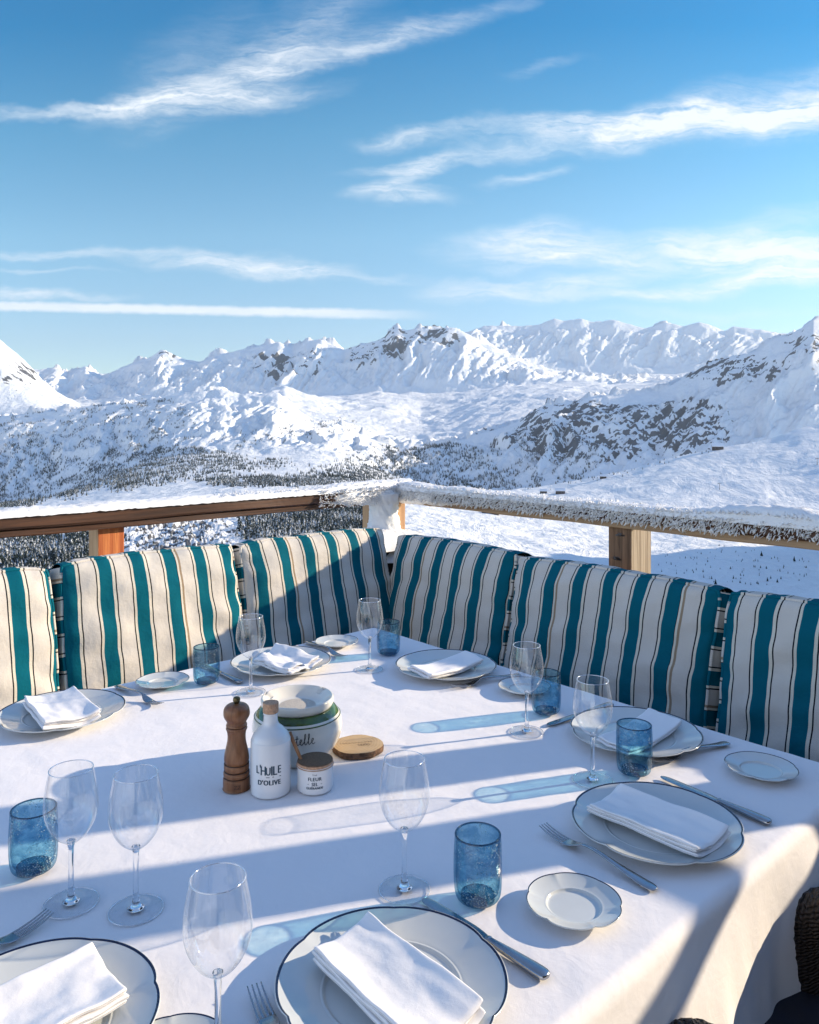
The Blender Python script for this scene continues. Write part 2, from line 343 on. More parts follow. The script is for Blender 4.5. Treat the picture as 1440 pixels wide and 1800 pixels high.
hh = t.math('MULTIPLY', t.math('ADD', w1.outputs['Fac'], t.math('MULTIPLY', w2.outputs['Fac'], 0.6)), t.maprange(t.noise(t.ob, 30, 3), 0.2, 0.7, 0.6, 1.0))
t.put(t.p.inputs['Base Color'], t.ramp(hh, [(0.1, (0.003, 0.002, 0.002)), (0.6, (0.014, 0.009, 0.006)), (1.0, (0.040, 0.026, 0.018))])); t.p.inputs['Roughness'].default_value = 0.5
t.put(t.p.inputs['Normal'], t.bump(hh, 1.0, 0.006)); M['wicker'] = m
M['navy'] = simple('navy_cloth', (0.008, 0.010, 0.022), 0.9, var=0.25, vs=30, bump=0.4, bs=500)
# clear glass of thin walls: what passes straight through and what mirrors
def thin_glass(name, face, edge, rough=0.015, r0=0.045, rmax=0.75, bubbles=False, powr=3.2, film_sheen=0.0):
    m, t = mat(name); t.n.remove(t.p)
    lw = t.node('ShaderNodeLayerWeight'); lw.inputs['Blend'].default_value = 0.5
    fc = lw.outputs['Facing']; e = t.math('POWER', fc, powr)
    tr = t.node('ShaderNodeBsdfTransparent'); gl = t.node('ShaderNodeBsdfGlossy'); gl.inputs['Roughness'].default_value = rough
    col = t.mix(e, face, edge)
    fac = t.maprange(t.math('POWER', fc, 4.0), 0, 1, r0, rmax, 'LINEAR')
    nm = t.bump(t.noise(t.ob, 60, 2), 0.06, 0.004)
    if bubbles:
        vo = t.node('ShaderNodeTexVoronoi'); vo.inputs['Scale'].default_value = 380; t.l.new(t.ob, vo.inputs['Vector'])
        sp = t.node('ShaderNodeSeparateColor'); t.l.new(vo.outputs['Color'], sp.inputs[0])
        thr = t.math('MULTIPLY', t.maprange(sp.outputs[0], 0.35, 1.0, 0.0, 0.46, 'LINEAR'), t.maprange(t.noise(t.ob, 24, 2), 0.30, 0.55))
        dot = t.math('LESS_THAN', vo.outputs['Distance'], thr)
        col = t.mix(1.0, col, t.mix(t.maprange(t.noise(t.mapping(t.ob, (34, 34, 60)), 1.0, 4, 0.65, 1.2), 0.32, 0.68), (0.80, 0.86, 0.90), (1.16, 1.08, 1.05)), 'MULTIPLY')
        ring = t.math('MULTIPLY', dot, t.math('GREATER_THAN', vo.outputs['Distance'], t.math('MULTIPLY', thr, 0.6)))
        col = t.mix(t.math('MULTIPLY', ring, 0.75), col, tuple(c * 0.42 for c in face))
        fac = t.math('ADD', fac, t.math('MULTIPLY', t.math('SUBTRACT', dot, ring), 0.16), clamp=True)
        nm = t.bump(t.math('ADD', t.noise(t.ob, 160, 3), dot), 0.35, 0.002)
    seeds_or_sheen = t.math('MULTIPLY', dot, 0.42) if bubbles else None
    if film_sheen:
        st = t.noise(t.mapping(t.ob, (95, 95, 9)), 1.0, 3, 0.6); seeds_or_sheen = t.math('ADD', t.math('MULTIPLY', t.maprange(st, 0.5, 0.75), film_sheen), t.math('MULTIPLY', e, film_sheen * 1.6))  # smudge streaks plus a painted pale sheen, whiter at glancing edges
    t.put(tr.inputs[0], col); t.put(gl.inputs['Normal'], nm); gl.inputs[0].default_value = (0.95, 0.97, 1, 1)
    mx = t.node('ShaderNodeMixShader'); t.put(mx.inputs[0], fac); t.l.new(tr.outputs[0], mx.inputs[1]); t.l.new(gl.outputs[0], mx.inputs[2])
    if seeds_or_sheen is not None:
        df = t.node('ShaderNodeBsdfDiffuse'); df.inputs[0].default_value = (0.62, 0.80, 0.88, 1) if bubbles else (0.9, 0.91, 0.93, 1); m2 = t.node('ShaderNodeMixShader')
        t.put(m2.inputs[0], seeds_or_sheen); t.l.new(mx.outputs[0], m2.inputs[1]); t.l.new(df.outputs[0], m2.inputs[2]); mx = m2
    t.l.new(mx.outputs[0], t.out.inputs[0])
    return m
M['glass'] = thin_glass('clear_glass', (0.988, 0.990, 0.992), (0.86, 0.88, 0.91), 0.012, 0.08, 0.95, film_sheen=0.10)
M['glassfoot'] = thin_glass('clear_glass_foot', (0.98, 0.982, 0.985), (0.93, 0.94, 0.95), 0.012, 0.06, 0.45, film_sheen=0.10)
M['glassrim'] = thin_glass('clear_glass_rim', (0.90, 0.91, 0.93), (0.75, 0.77, 0.80), 0.10, 0.45, 0.9, film_sheen=0.35)
m, t = mat('clear_glass_stem'); t.n.remove(t.p); g = t.node('ShaderNodeBsdfGlass'); g.inputs['IOR'].default_value = 1.48; g.inputs['Color'].default_value = (0.97, 0.98, 0.99, 1)
t.put(g.inputs['Normal'], t.bump(t.noise(t.ob, 90, 2), 0.05, 0.003)); t.l.new(g.outputs[0], t.out.inputs[0]); M['glassstem'] = m
M['blueglass'] = thin_glass('blue_seeded_glass', (0.66, 0.85, 0.915), (0.16, 0.38, 0.52), 0.03, 0.04, 0.5, True, 2.2)
M['bluebase'] = thin_glass('blue_glass_base', (0.36, 0.60, 0.72), (0.08, 0.26, 0.38), 0.03, 0.05, 0.4, True, 1.5)
M['bluerim'] = thin_glass('blue_glass_rim', (0.10, 0.25, 0.36), (0.03, 0.11, 0.19), 0.04, 0.06, 0.35)
M['pylon'] = simple('pylon_steel', (0.10, 0.10, 0.11), 0.5, 0.3)

# ------------------------------------------------------------------ mountains: one height field in polar rows about the terrace
# control lines from near to far: distance (m), slope line given at bearings, rows up to the line, relief, relief kind
XL = np.arange(-420, 1861, 1.75)
def line(p, crest=False):
    p = np.array(p, float); y = np.interp(XL, p[:, 0], p[:, 1]); sg = 1.3 if crest else 22.0
    k = np.exp(-0.5 * (np.arange(-70, 71) / sg) ** 2); k /= k.sum(); return np.convolve(np.pad(y, 70, mode='edge'), k, 'valid')
L11 = [(-420, 600), (-150, 620), (0, 640), (70, 650), (95, 645), (120, 657), (150, 640), (178, 658), (200, 652), (225, 640), (265, 624), (285, 614), (325, 630), (350, 635), (380, 622), (425, 615), (490, 598), (515, 611), (540, 600), (565, 595), (605, 616), (630, 605), (660, 599), (676, 590), (690, 577), (700, 575), (715, 581), (740, 576), (785, 573), (815, 582), (850, 602), (900, 624), (960, 647), (1010, 662), (1100, 668), (1210, 662), (1440, 640), (1860, 640)]
L14 = [(-420, 680), (700, 640), (800, 590), (850, 572), (870, 571), (920, 571), (950, 567), (975, 559), (990, 562), (1020, 558), (1045, 565), (1062, 563), (1080, 560), (1135, 575), (1170, 563), (1200, 572), (1230, 565), (1255, 573), (1275, 579), (1290, 570), (1330, 579), (1370, 585), (1440, 580), (1560, 590), (1860, 560)]
L7 = [(-420, 738), (0, 731), (90, 722), (175, 712), (255, 703), (330, 691), (358, 688), (390, 685), (420, 692), (450, 690), (490, 690), (520, 715), (545, 742), (600, 748), (700, 790), (720, 785), (770, 781), (820, 771), (910, 741), (950, 714), (1000, 706), (1040, 696), (1100, 691), (1160, 686), (1195, 668), (1210, 656), (1240, 640), (1270, 630), (1305, 622), (1335, 613), (1355, 596), (1390, 585), (1412, 572), (1430, 559), (1445, 565), (1500, 600), (1860, 560)]
LN = [  # r, y(x), rows, amp_px, rough kind
 (12,    [(-420, 1700), (1860, 1700)], 1, 0.0),
 (60,    [(-420, 1400), (1860, 1400)], 10, 0.5),
 (250,   [(-420, 1180), (600, 1150), (750, 1110), (1860, 1120)], 20, 3.0),
 (600,   [(-420, 1080), (0, 1055), (430, 1020), (650, 985), (720, 965), (900, 985), (1060, 1010), (1140, 1042), (1260, 1030), (1440, 1045), (1560, 1000), (1680, 720), (1860, 600)], 60, 8.0),
 (1000,  [(-420, 985), (0, 960), (160, 940), (430, 925), (560, 935), (650, 935), (720, 930), (900, 955), (1060, 970), (1140, 972), (1260, 962), (1330, 966), (1440, 985), (1540, 960), (1660, 720), (1860, 600)], 70, 8.5),
 (1500,  [(-420, 935), (0, 915), (160, 903), (430, 886), (640, 880), (720, 892), (850, 915), (1100, 935), (1440, 925), (1860, 900)], 60, 7.0),
 (2300,  [(-420, 915), (0, 899), (100, 888), (250, 868), (440, 852), (560, 852), (640, 868), (700, 874), (935, 859), (970, 858), (1020, 842), (1110, 825), (1170, 805), (1255, 786), (1320, 775), (1372, 764), (1410, 752), (1440, 740), (1860, 650)], 70, 4.5),
 (2800,  [(-420, 908), (0, 893), (100, 872), (250, 847), (440, 838), (560, 845), (640, 853), (700, 862), (935, 888), (1110, 862), (1440, 800), (1860, 720)], 30, 3.0),
 (4450,  [(-420, 898), (0, 886), (100, 880), (150, 850), (250, 812), (350, 793), (400, 797), (480, 800), (560, 792), (600, 800), (700, 850), (850, 868), (935, 864), (1440, 815), (1860, 800)], 60, 5.0),
 (5450,  L7, 130, 15.0),
 (6300,  [(-420, 765), (0, 748), (330, 712), (490, 712), (520, 735), (600, 738), (700, 768), (800, 756), (910, 730), (950, 742), (1100, 722), (1210, 690), (1430, 620), (1860, 620)], 40, 5.0),
 (7300,  [(-420, 440), (-100, 530), (0, 593), (20, 612), (50, 640), (100, 689), (140, 712), (200, 716), (330, 708), (420, 700), (500, 675), (530, 690), (600, 712), (640, 714), (680, 716), (740, 730), (800, 722), (860, 708), (930, 697), (1000, 690), (1100, 690), (1200, 676), (1440, 620), (1860, 640)], 90, 7.0),
 (9050,  [(-420, 560), (0, 690), (100, 712), (200, 706), (350, 700), (500, 705), (590, 695), (640, 690), (690, 686), (740, 694), (800, 690), (900, 676), (1000, 672), (1100, 676), (1200, 668), (1440, 640), (1860, 640)], 40, 5.0),
 (10000, L11, 120, 16.0),
 (11000, [(x, y + 26) for x, y in L11], 20, 3.0),
 (13800, [(-420, 720), (700, 660), (815, 606), (900, 640), (1000, 655), (1100, 660), (1210, 655), (1440, 640), (1860, 640)], 30, 4.0),
 (14900, L14, 100, 14.5),
 (17000, [(x, y + 60) for x, y in L14], 10, 2.0)]
ratios = []; rows_r = []; rows_y = []; rows_amp = []
prevr = None
for k, (r, pts, n, amp) in enumerate(LN):
    yl = line(pts, r in (5450, 7300, 10000, 14900))
    if k == 0: rows_r.append(np.full_like(XL, r)); rows_y.append(yl); rows_amp.append(np.full_like(XL, amp)); pr, py, pa = r, yl, amp; continue
    for i in range(1, n + 1):
        tt = i / n; rr = pr * (r / pr) ** tt
        z0 = (HY - py) * pr; z1 = (HY - yl) * r; tl = (rr - pr) / (r - pr); zz = z0 + (z1 - z0) * tl
        ae = pa + (amp - pa) * tt
        if amp >= 9: ae = amp * (0.35 + 0.65 * math.sin(math.pi * min(1, tt * 1.02)) ** 0.7) if tt < 1 else amp * 0.3
        rows_r.append(np.full_like(XL, rr)); rows_y.append(HY - zz / rr); rows_amp.append(np.full_like(XL, ae))
    pr, py, pa = r, yl, amp
RR = np.array(rows_r); YY = np.array(rows_y); AA = np.array(rows_amp); NR, NC = RR.shape
# soften the breaks between slopes a little
for _ in range(5): YY[1:-1] = 0.25 * YY[:-2] + 0.5 * YY[1:-1] + 0.25 * YY[2:]
XX = np.broadcast_to(XL, RR.shape)
A_ = np.arctan2(XX - CX, F); lr = np.log(RR)
qx = A_ * 30.0; qy = lr * 30.0
wx = fbm(qx * 0.35, qy * 0.35, 3, 0.5, 11); wy = fbm(qx * 0.35 + 9, qy * 0.35 - 4, 3, 0.5, 12)
steep = ss(AA, 9.0, 12.5)
far = ss(RR, 2600, 5000)
# gullies and spurs that run down the steep faces; rounder swells on gentle ground
qk = qx - 0.55 * qy
# big facets: a long sunny flank falling to the right, a short steep one to the left
def saw(ph, seed):
    k = np.floor(ph); f_ = ph - k; h = _perm[(k.astype(np.int64) + seed * 31) & 4095] / 4096.0; sp = 0.16 + 0.22 * h
    return np.where(f_ < sp, f_ / sp, (1 - f_) / (1 - sp)) * (0.45 + 0.75 * h)
g0 = 0.88 * saw(qk * 0.50 + 0.85 * wx + 0.25 * wy, 5) + 0.42 * saw(qk * 1.05 + 1.0 * wy + 0.5 * wx + 0.2 * fbm(qx * 2, qy * 2, 3, 0.5, 14), 9) + 0.20 * saw(qk * 2.5 + 1.3 * wx - wy + 0.5 * fbm(qx * 3, qy * 3, 3, 0.5, 15), 17) - 0.60
g1 = ridged(qk * 1.15 + wx * 0.45, qy * 0.34 + wy * 0.25, 7, 0.54, 21) - 0.95
g2 = fbm(qx * 1.0 + wx * 0.4, qy * 1.0 + wy * 0.4, 6, 0.48, 31)
g3 = ridged(qk * 3.8 + wx * 1.0, qy * 0.55 + wy * 0.5, 5, 0.55, 41) - 0.95
g4 = fbm(qk * 7.5 + wx, qy * 2.6, 5, 0.6, 45)
rel = steep * (1.85 * g0 + 0.42 * g1 + 0.26 * g3 + 0.12 * g4) + (1 - steep) * (0.75 * g2 + 0.25 * far * g1)
dy = AA * rel
# narrow the relief on the gentle right-hand pistes
piste = ss(XX, 700, 860) * (1 - ss(RR, 2400, 2900))
sw = fbm(qx * 0.5 + 4, qy * 0.45, 3, 0.45, 95)
dy = dy * (1 - 0.45 * piste) + piste * AA * 0.9 * sw
for cur, wd_, hgt in (([(720, 992), (860, 985), (1020, 968), (1200, 958), (1440, 950), (1860, 945)], 3.0, 2.2), ([(860, 1000), (1050, 985), (1180, 970), (1250, 968), (1330, 985), (1420, 1005), (1860, 1030)], 3.5, 2.4), ([(720, 920), (900, 935), (1100, 925), (1440, 915), (1860, 915)], 3.0, 1.5), ([(700, 955), (800, 940), (900, 945), (1000, 975)], 3.0, 1.8), ([(980, 886), (1150, 862), (1300, 838), (1440, 828), (1860, 800)], 2.4, 1.6), ([(1060, 905), (1200, 885), (1330, 868), (1440, 862), (1860, 850)], 2.6, 1.5), ([(1180, 840), (1300, 812), (1440, 790), (1860, 740)], 2.2, 1.2)):
    yc = np.interp(XL, [q[0] for q in cur], [q[1] for q in cur]); on = ss(XL, cur[0][0], cur[0][0] + 60); d_ = (YY - yc[None, :]) / wd_
    dy = dy + ((RR > 500) & (RR < 2280)) * on[None, :] * hgt * (np.exp(-d_ ** 2) - 0.8 * np.exp(-(d_ - 2.0) ** 2))
gul = ((RR > 450) & (RR < 1500)) * np.exp(-((XX - 310) / 110.0) ** 4); dy = dy + gul * AA * (1.5 * g0 + 1.3 * g1 + 0.5 * g3)
YY2 = YY - dy * 0.66
ZZ = CAMZ + (HY - YY2) * RR / F
PXw = RR * (XX - CX) / F; PYw = RR.copy()
# rock: where the ground is steep, broken by bedding noise, in the bands the photograph shows
gz_r = np.gradient(ZZ, axis=0) / np.maximum(np.gradient(RR, axis=0), 1e-3)
gz_x = np.gradient(ZZ, axis=1) / np.maximum(np.gradient(PXw, axis=1), 1e-3)
slope = np.hypot(gz_r, gz_x)
def blob(cx, cy, rx, ry, p=2.0): return np.exp(-(np.abs((XX - cx) / rx) ** p + np.abs((YY - cy) / ry) ** p))
wr = 0.13 * steep
seg7 = (RR > 4400) & (RR < 5600)
wr = wr + seg7 * (1.0 * blob(1000, 735, 62, 24) + 0.95 * blob(1125, 755, 40, 28) + 1.0 * blob(1215, 752, 45, 34) + 0.7 * blob(1060, 760, 160, 42) + 0.6 * blob(1300, 640, 60, 26) + 0.55 * blob(1235, 655, 45, 12) + .45 * blob(1410, 600, 40, 40))
seg13 = (RR > 9000) & (RR < 10300)
wr = wr + seg13 * (0.95 * blob(692, 592, 26, 22) + 0.8 * blob(636, 620, 24, 18) + 0.75 * blob(765, 588, 36, 14) + 0.5 * blob(285, 622, 30, 12) + 0.4 * blob(505, 640, 50, 30))
seg11 = (RR > 6600) & (RR < 7400)
wr = wr + seg11 * (0.55 * blob(30, 660, 40, 30))
nearrock = (RR > 620) & (RR < 1600)
wr = wr + nearrock * (0.75 * blob(300, 945, 120, 50))
wr = np.minimum(wr, 0.66)
rn = 1.0 * fbm(qx * 2.0 + wx * 0.8, qy * 5 + wy, 5, 0.6, 51) + 0.34 * fbm(qx * 9, qy * 9, 4, 0.6, 61) + 0.55 * (g1 < -0.15)
rock = ss(wr * 0.98 + rn * 0.85 + 0.14 * np.clip(slope - 0.6, -0.6, 1.2), 0.70, 0.95) * ss(wr, 0.05, 0.4)
verts = np.stack([PXw, PYw, ZZ], -1).reshape(-1, 3)
idx = np.arange(NR * NC).reshape(NR, NC)
quads = np.stack([idx[:-1, :-1], idx[:-1, 1:], idx[1:, 1:], idx[1:, :-1]], -1).reshape(-1, 4)
me = bpy.data.meshes.new('snowy_mountains')
me.vertices.add(len(verts)); me.vertices.foreach_set('co', verts.astype(np.float32).ravel())
me.loops.add(quads.size); me.loops.foreach_set('vertex_index', quads.astype(np.int32).ravel())
me.polygons.add(len(quads)); me.polygons.foreach_set('loop_start', np.arange(0, quads.size, 4, dtype=np.int32))
try: me.polygons.foreach_set('loop_total', np.full(len(quads), 4, dtype=np.int32))
except Exception: pass
me.update(calc_edges=True); me.polygons.foreach_set('use_smooth', np.ones(len(quads), dtype=bool))
at_ = me.attributes.new('rock', 'FLOAT', 'POINT'); at_.data.foreach_set('value', rock.astype(np.float32).ravel())
m, t = mat('snow_and_rock')
a = t.node('ShaderNodeAttribute'); a.attribute_name = 'rock'
pos = t.node('ShaderNodeNewGeometry').outputs['Position']
n1_ = t.noise(t.mapping(pos, (0.02, 0.02, 0.05)), 1.0, 6, 0.7); n2_ = t.noise(t.mapping(pos, (0.006, 0.006, 0.006)), 1.0, 6, 0.62)
rk = t.maprange(t.math('ADD', a.outputs['Fac'], t.math('MULTIPLY', t.math('SUBTRACT', n1_, 0.5), 0.9)), 0.42, 0.62)
rockc = t.mix(n2_, (0.045, 0.05, 0.06), (0.16, 0.16, 0.168)); snowc = t.mix(n2_, (0.69, 0.725, 0.765), (0.77, 0.785, 0.80))
t.put(t.p.inputs['Base Color'], t.mix(rk, snowc, rockc)); t.p.inputs['Roughness'].default_value = 0.75; t.p.inputs['Specular IOR Level'].default_value = 0.25
n3_ = t.noise(t.mapping(pos, (0.011, 0.004, 0.008)), 1.0, 6, 0.68, 0.7)
t.put(t.p.inputs['Normal'], t.bump(n1_, 0.7, 9.0, t.bump(n3_, 0.42, 30.0))); M['snowrock'] = m
me.materials.append(m); mo = bpy.data.objects.new('snowy_mountains', me); C.objects.link(mo); tag(mo, kind='structure')

vis = np.minimum.accumulate(np.vstack([np.full((1, NC), 9999.0), YY2[:-1]]), axis=0) >= YY2 - 0.6
def hit(x, y):
    """first ground met along the sight line of a bearing and slope"""
    c = int(np.clip(round((x - XL[0]) / 1.75), 0, NC - 1)); k = int(np.argmax(YY2[:, c] <= y)); return Vector((PXw[k, c], PYw[k, c], ZZ[k, c])), RR[k, c]

# ------------------------------------------------------------------ snow-dusted forest: thousands of conifers, one mass
def poly_in(px, py, poly):
    ins = np.zeros(px.shape, bool); n = len(poly)
    for i in range(n):
        x0, y0 = poly[i]; x1, y1 = poly[(i + 1) % n]
        if y0 == y1: continue
        c = ((y0 > py) != (y1 > py)) & (px < (x1 - x0) * (py - y0) / (y1 - y0) + x0); ins ^= c
    return ins
rng = np.random.RandomState(3)
patch = fbm(qx * 2.0 + 3, qy * 2.0, 4, 0.6, 71) - 0.5 * g1 * steep; patch2 = fbm(qx * 5.0 + 3, qy * 5.0, 3, 0.6, 72)
XWP = XX + 30 * patch + 12 * patch2; YWP = YY2 + 7 * patch + 3 * patch2
FOREST = [  # polygon of bearings/slopes, r range, trees, height, patchiness threshold
 ([(-300, 930), (130, 915), (165, 940), (165, 1030), (-300, 1040)], (450, 1600), 3800, 13, -0.8),
 ([(425, 885), (560, 880), (650, 890), (655, 930), (560, 955), (440, 960)], (600, 2000), 2200, 13, -0.8),
 ([(165, 920), (430, 900), (430, 990), (165, 1000)], (450, 1600), 130, 6, 0.35),
 ([(-300, 770), (60, 760), (130, 790), (110, 850), (60, 892), (-300, 898)], (2300, 5400), 5200, 15, -0.35),
 ([(100, 830), (180, 800), (330, 785), (430, 800), (420, 815), (300, 826), (190, 850), (110, 880)], (2300, 5400), 3400, 14, -0.5),
 ([(0, 735), (330, 700), (380, 790), (300, 800), (120, 800), (0, 780)], (4600, 5500), 1500, 13, 0.15),
 ([(200, 850), (330, 822), (420, 812), (520, 808), (520, 822), (380, 838), (240, 862), (200, 868)], (2000, 5400), 1300, 14, -0.1),
 ([(360, 842), (520, 838), (640, 826), (720, 790), (800, 780), (720, 820), (640, 852), (520, 856), (370, 856)], (1500, 5400), 3200, 13, -0.35),
 ([(560, 828), (640, 800), (700, 784), (730, 800), (690, 850), (600, 850)], (1500, 5400), 1000, 14, -0.2),
 ([(690, 850), (700, 800), (790, 776), (850, 790), (880, 830), (900, 872), (700, 876)], (4000, 5500), 2200, 17, -0.4),
 ([(850, 870), (880, 790), (960, 740), (1080, 770), (1060, 840), (960, 868)], (4000, 5500), 600, 18, 0.0),
 ([(400, 775), (520, 745), (640, 740), (640, 760), (480, 790), (400, 795)], (4400, 7000), 330, 13, 0.15),
 ([(935, 862), (1020, 844), (1110, 827), (1250, 788), (1250, 794), (1110, 834), (1020, 851), (935, 868)], (1800, 2320), 60, 7, -0.2),
 ([(1180, 980), (1300, 960), (1440, 985), (1440, 1030), (1180, 1040)], (350, 1100), 130, 2.6, 0.1)]
TV = []; TF = []; TM = []; nv = 0
def conifer(seed):
    rg = np.random.RandomState(seed); v = []; f = []; mi = []
    tiers = 4
    for k in range(tiers):
        z0 = 0.06 + 0.22 * k; z1 = z0 + 0.36 if k < tiers - 1 else 1.0; r = 0.20 * (1 - 0.78 * k / (tiers - 1)) + 0.012; n = 6; b = len(v)
        for i in range(n):
            a = 2 * math.pi * (i + 0.5 * (k % 2)) / n + rg.uniform(-.25, .25); rr = r * rg.uniform(0.72, 1.25); v.append((rr * math.cos(a), rr * math.sin(a), z0 - rg.uniform(0, 0.05)))
        v.append((rg.uniform(-.02, .02), rg.uniform(-.02, .02), z1))
        for i in range(n): f.append((b + i, b + (i + 1) % n, b + n))
    return np.array(v), np.array(f)
PROTO = [conifer(s) for s in range(5)]
for poly, (r0, r1), n, h, th in FOREST:
    ok = (RR > r0) & (RR < r1) & poly_in(XWP, YWP, poly) & (patch + 0.35 * patch2 > th) & vis & (rock < 0.5)
    wgt = (ok * np.clip(patch + 0.35 * patch2 - th + 0.25, 0.1, 1)).ravel(); s = wgt.sum()
    if s <= 0: print('empty forest', poly[0]); continue
    # even out over true screen area
    ids = rng.choice(wgt.size, size=n, p=wgt / s)
    for i in ids:
        pv, pf = PROTO[rng.randint(5)]; hh = h * rng.uniform(0.55, 1.25) * (1 + 0.0 * n); an = rng.uniform(0, 6.28); ca, sa = math.cos(an), math.sin(an)
        wd = rng.uniform(0.85, 1.35)
        jx = rng.uniform(-0.5, 0.5) * RR.flat[i] * 1.75 / F; jy = rng.uniform(-0.5, 0.5) * RR.flat[i] * 1.75 / F
        P = np.stack([(pv[:, 0] * ca - pv[:, 1] * sa) * hh * wd + verts[i, 0] + jx, (pv[:, 0] * sa + pv[:, 1] * ca) * hh * wd + verts[i, 1] + jy, pv[:, 2] * hh + verts[i, 2] - 0.06 * hh], -1)
        TV.append(P); TF.append(pf + nv); nv += len(pv)
tv = np.concatenate(TV); tf = np.concatenate(TF)
me = bpy.data.meshes.new('forest'); me.vertices.add(len(tv)); me.vertices.foreach_set('co', tv.astype(np.float32).ravel())
me.loops.add(tf.size); me.loops.foreach_set('vertex_index', tf.astype(np.int32).ravel()); me.polygons.add(len(tf)); me.polygons.foreach_set('loop_start', np.arange(0, tf.size, 3, dtype=np.int32))
try: me.polygons.foreach_set('loop_total', np.full(len(tf), 3, dtype=np.int32))
except Exception: pass
me.update(calc_edges=True)
def pinemat(name, snow):
    m, t = mat(name); g = t.node('ShaderNodeNewGeometry'); n = t.noise(t.mapping(g.outputs['Position'], (0.35, 0.35, 0.35)), 1.0, 4, 0.7); nb = t.noise(t.mapping(g.outputs['Position'], (0.012, 0.012, 0.012)), 1.0, 3)
    f_ = t.maprange(t.math('ADD', n, t.math('MULTIPLY', t.math('SUBTRACT', nb, 0.5), 0.5)), 0.62 - snow, 0.80 - snow)
    t.put(t.p.inputs['Base Color'], t.mix(f_, (0.018, 0.028, 0.026), (0.62, 0.65, 0.68))); t.p.inputs['Roughness'].default_value = 0.9; t.p.inputs['Specular IOR Level'].default_value = 0.1; return m
M['pine'] = pinemat('snow_dusted_conifers', 0.145); M['pine_dark'] = pinemat('dark_conifer', 0.06)
me.materials.append(M['pine']); fo = bpy.data.objects.new('forest', me); C.objects.link(fo)
tag(fo, 'snow dusted conifer woods covering the lower mountain slopes', 'forest', kind='stuff')
M['trunk'] = simple('pine_trunk', (0.06, 0.04, 0.03), 0.9)
# single little firs standing apart on the near snowfield
firs = [(1338, 978, 6.5, 'small dark fir on the snow below the right handrail, the left one of two apart'), (1396, 988, 6.5, 'dark fir at far right on the snow below the handrail, thickest of the small firs'),
        (1258, 1027, 4.2, 'tiny fir on the snow just above the joint of the two right cushions'), (1350, 1022, 3.6, 'tiny fir on the snow above the rightmost cushion, left of its neighbour'), (1367, 1026, 3.4, 'tiny fir on the snow above the rightmost cushion, right of its neighbour'),
        (1284, 1002, 2.8, 'very small fir on the snow right of the grey post, midway up the slope'), (1289, 1018, 3.0, 'very small fir on the snow low between post and rightmost cushion')]
for x, y, h, lab in firs:
    p, r = hit(x, y); pv, pf = conifer(int(x))
    tr_ = thing('fir_tree', lab, 'tree', p, 0, 'small firs on the snowfield')
    mesh('crown', (pv * np.array([1.35, 1.35, 1]) * h), [tuple(q) for q in pf], M['pine_dark'], tr_, smooth=False)
    v, f = tube([(0, 0, -0.3), (0, 0, 0.2 * h)], 0.03 * h, 6); mesh('trunk', v, f, M['trunk'], tr_)
# ski lift pylons
for x, y, h, lab in [(1265, 861, 13, 'ski lift pylon with a cross arm on the snow slope above the right post'), (1436, 818, 16, 'ski lift pylon at the far right edge on the upper snow slope')]:
    p, r = hit(x, y); s = r * 11 / F / 10.5
    t_ = thing('lift_pylon', lab, 'pylon', p, R(30), 'ski lift pylons')
    v, f = tube([(0, 0, -2 * s), (0, 0, 11 * s)], [0.45 * s, 0.3 * s], 8); mesh('mast', v, f, M['pylon'], t_)
    v, f = box(0, 0, 11 * s, 8 * s, 0.5 * s, 0.6 * s, 0.05); mesh('cross_arm', v, f, M['pylon'], t_, False)
    for q in (-1, 1):
        v, f = box(q * 3.4 * s, 0, 10.4 * s, 1.6 * s, 0.5 * s, 0.7 * s, 0.05); mesh('sheave', v, f, M['pylon'], t_, False)
# mountain huts
M['hutwall'] = simple('hut_timber', (0.07, 0.05, 0.04), 0.8, vs=0.6)
M['hutsnow'] = simple('roof_snow', (0.78, 0.79, 0.82), 0.7, var=0.03)
for x, y, wpx, lab in [(1261, 791, 18, 'tiny timber hut on the crest of the snow slope'), (985, 868, 16, 'mountain hut half sunk in snow above the frosted rail, nearest the pines'), (956, 868, 12, 'little snow covered hut left of a larger one above the frosted rail'), (1060, 842, 11, 'lone small hut among the low pines along the slope crest'), (862, 902, 30, 'long low timber building under the frosted rail right of the corner post')]:
    p, r = hit(x, y); W = wpx * r / F; H = W * 0.3; D = W * 0.55
    t_ = thing('mountain_hut', lab, 'hut', p, R(-12), 'mountain huts on the pistes')
    v, f = box(0, 0, H * 0.4, W, D, H * 1.4, 0.02 * W); mesh('wall', v, f, M['hutwall'], t_, False)
    hw, hd, z0, z1 = W * 0.56, D * 0.62, H * 1.05, H * 1.9; b = H * 0.28
    v = [(-hw, -hd, z0), (hw, -hd, z0), (hw, hd, z0), (-hw, hd, z0), (-hw, 0, z1), (hw, 0, z1), (-hw, -hd, z0 + b), (hw, -hd, z0 + b), (hw, hd, z0 + b), (-hw, hd, z0 + b), (-hw, 0, z1 + b), (hw, 0, z1 + b)]
    f = [(6, 7, 11, 10), (10, 11, 8, 9), (0, 4, 5, 1), (3, 2, 5, 4), (0, 1, 7, 6), (2, 3, 9, 8), (0, 6, 10, 4), (4, 10, 9, 3), (1, 5, 11, 7), (5, 2, 8, 11)]
    mesh('roof', v, f, M['hutsnow'], t_, False)
    for q in (-0.25, 0.1, 0.35):
        v, f = box(q * W, -D * 0.5 - 0.01 * W, H * 0.62, W * 0.09, 0.02 * W, H * 0.4, 0); mesh('window', v, f, M['pylon'], t_, False)

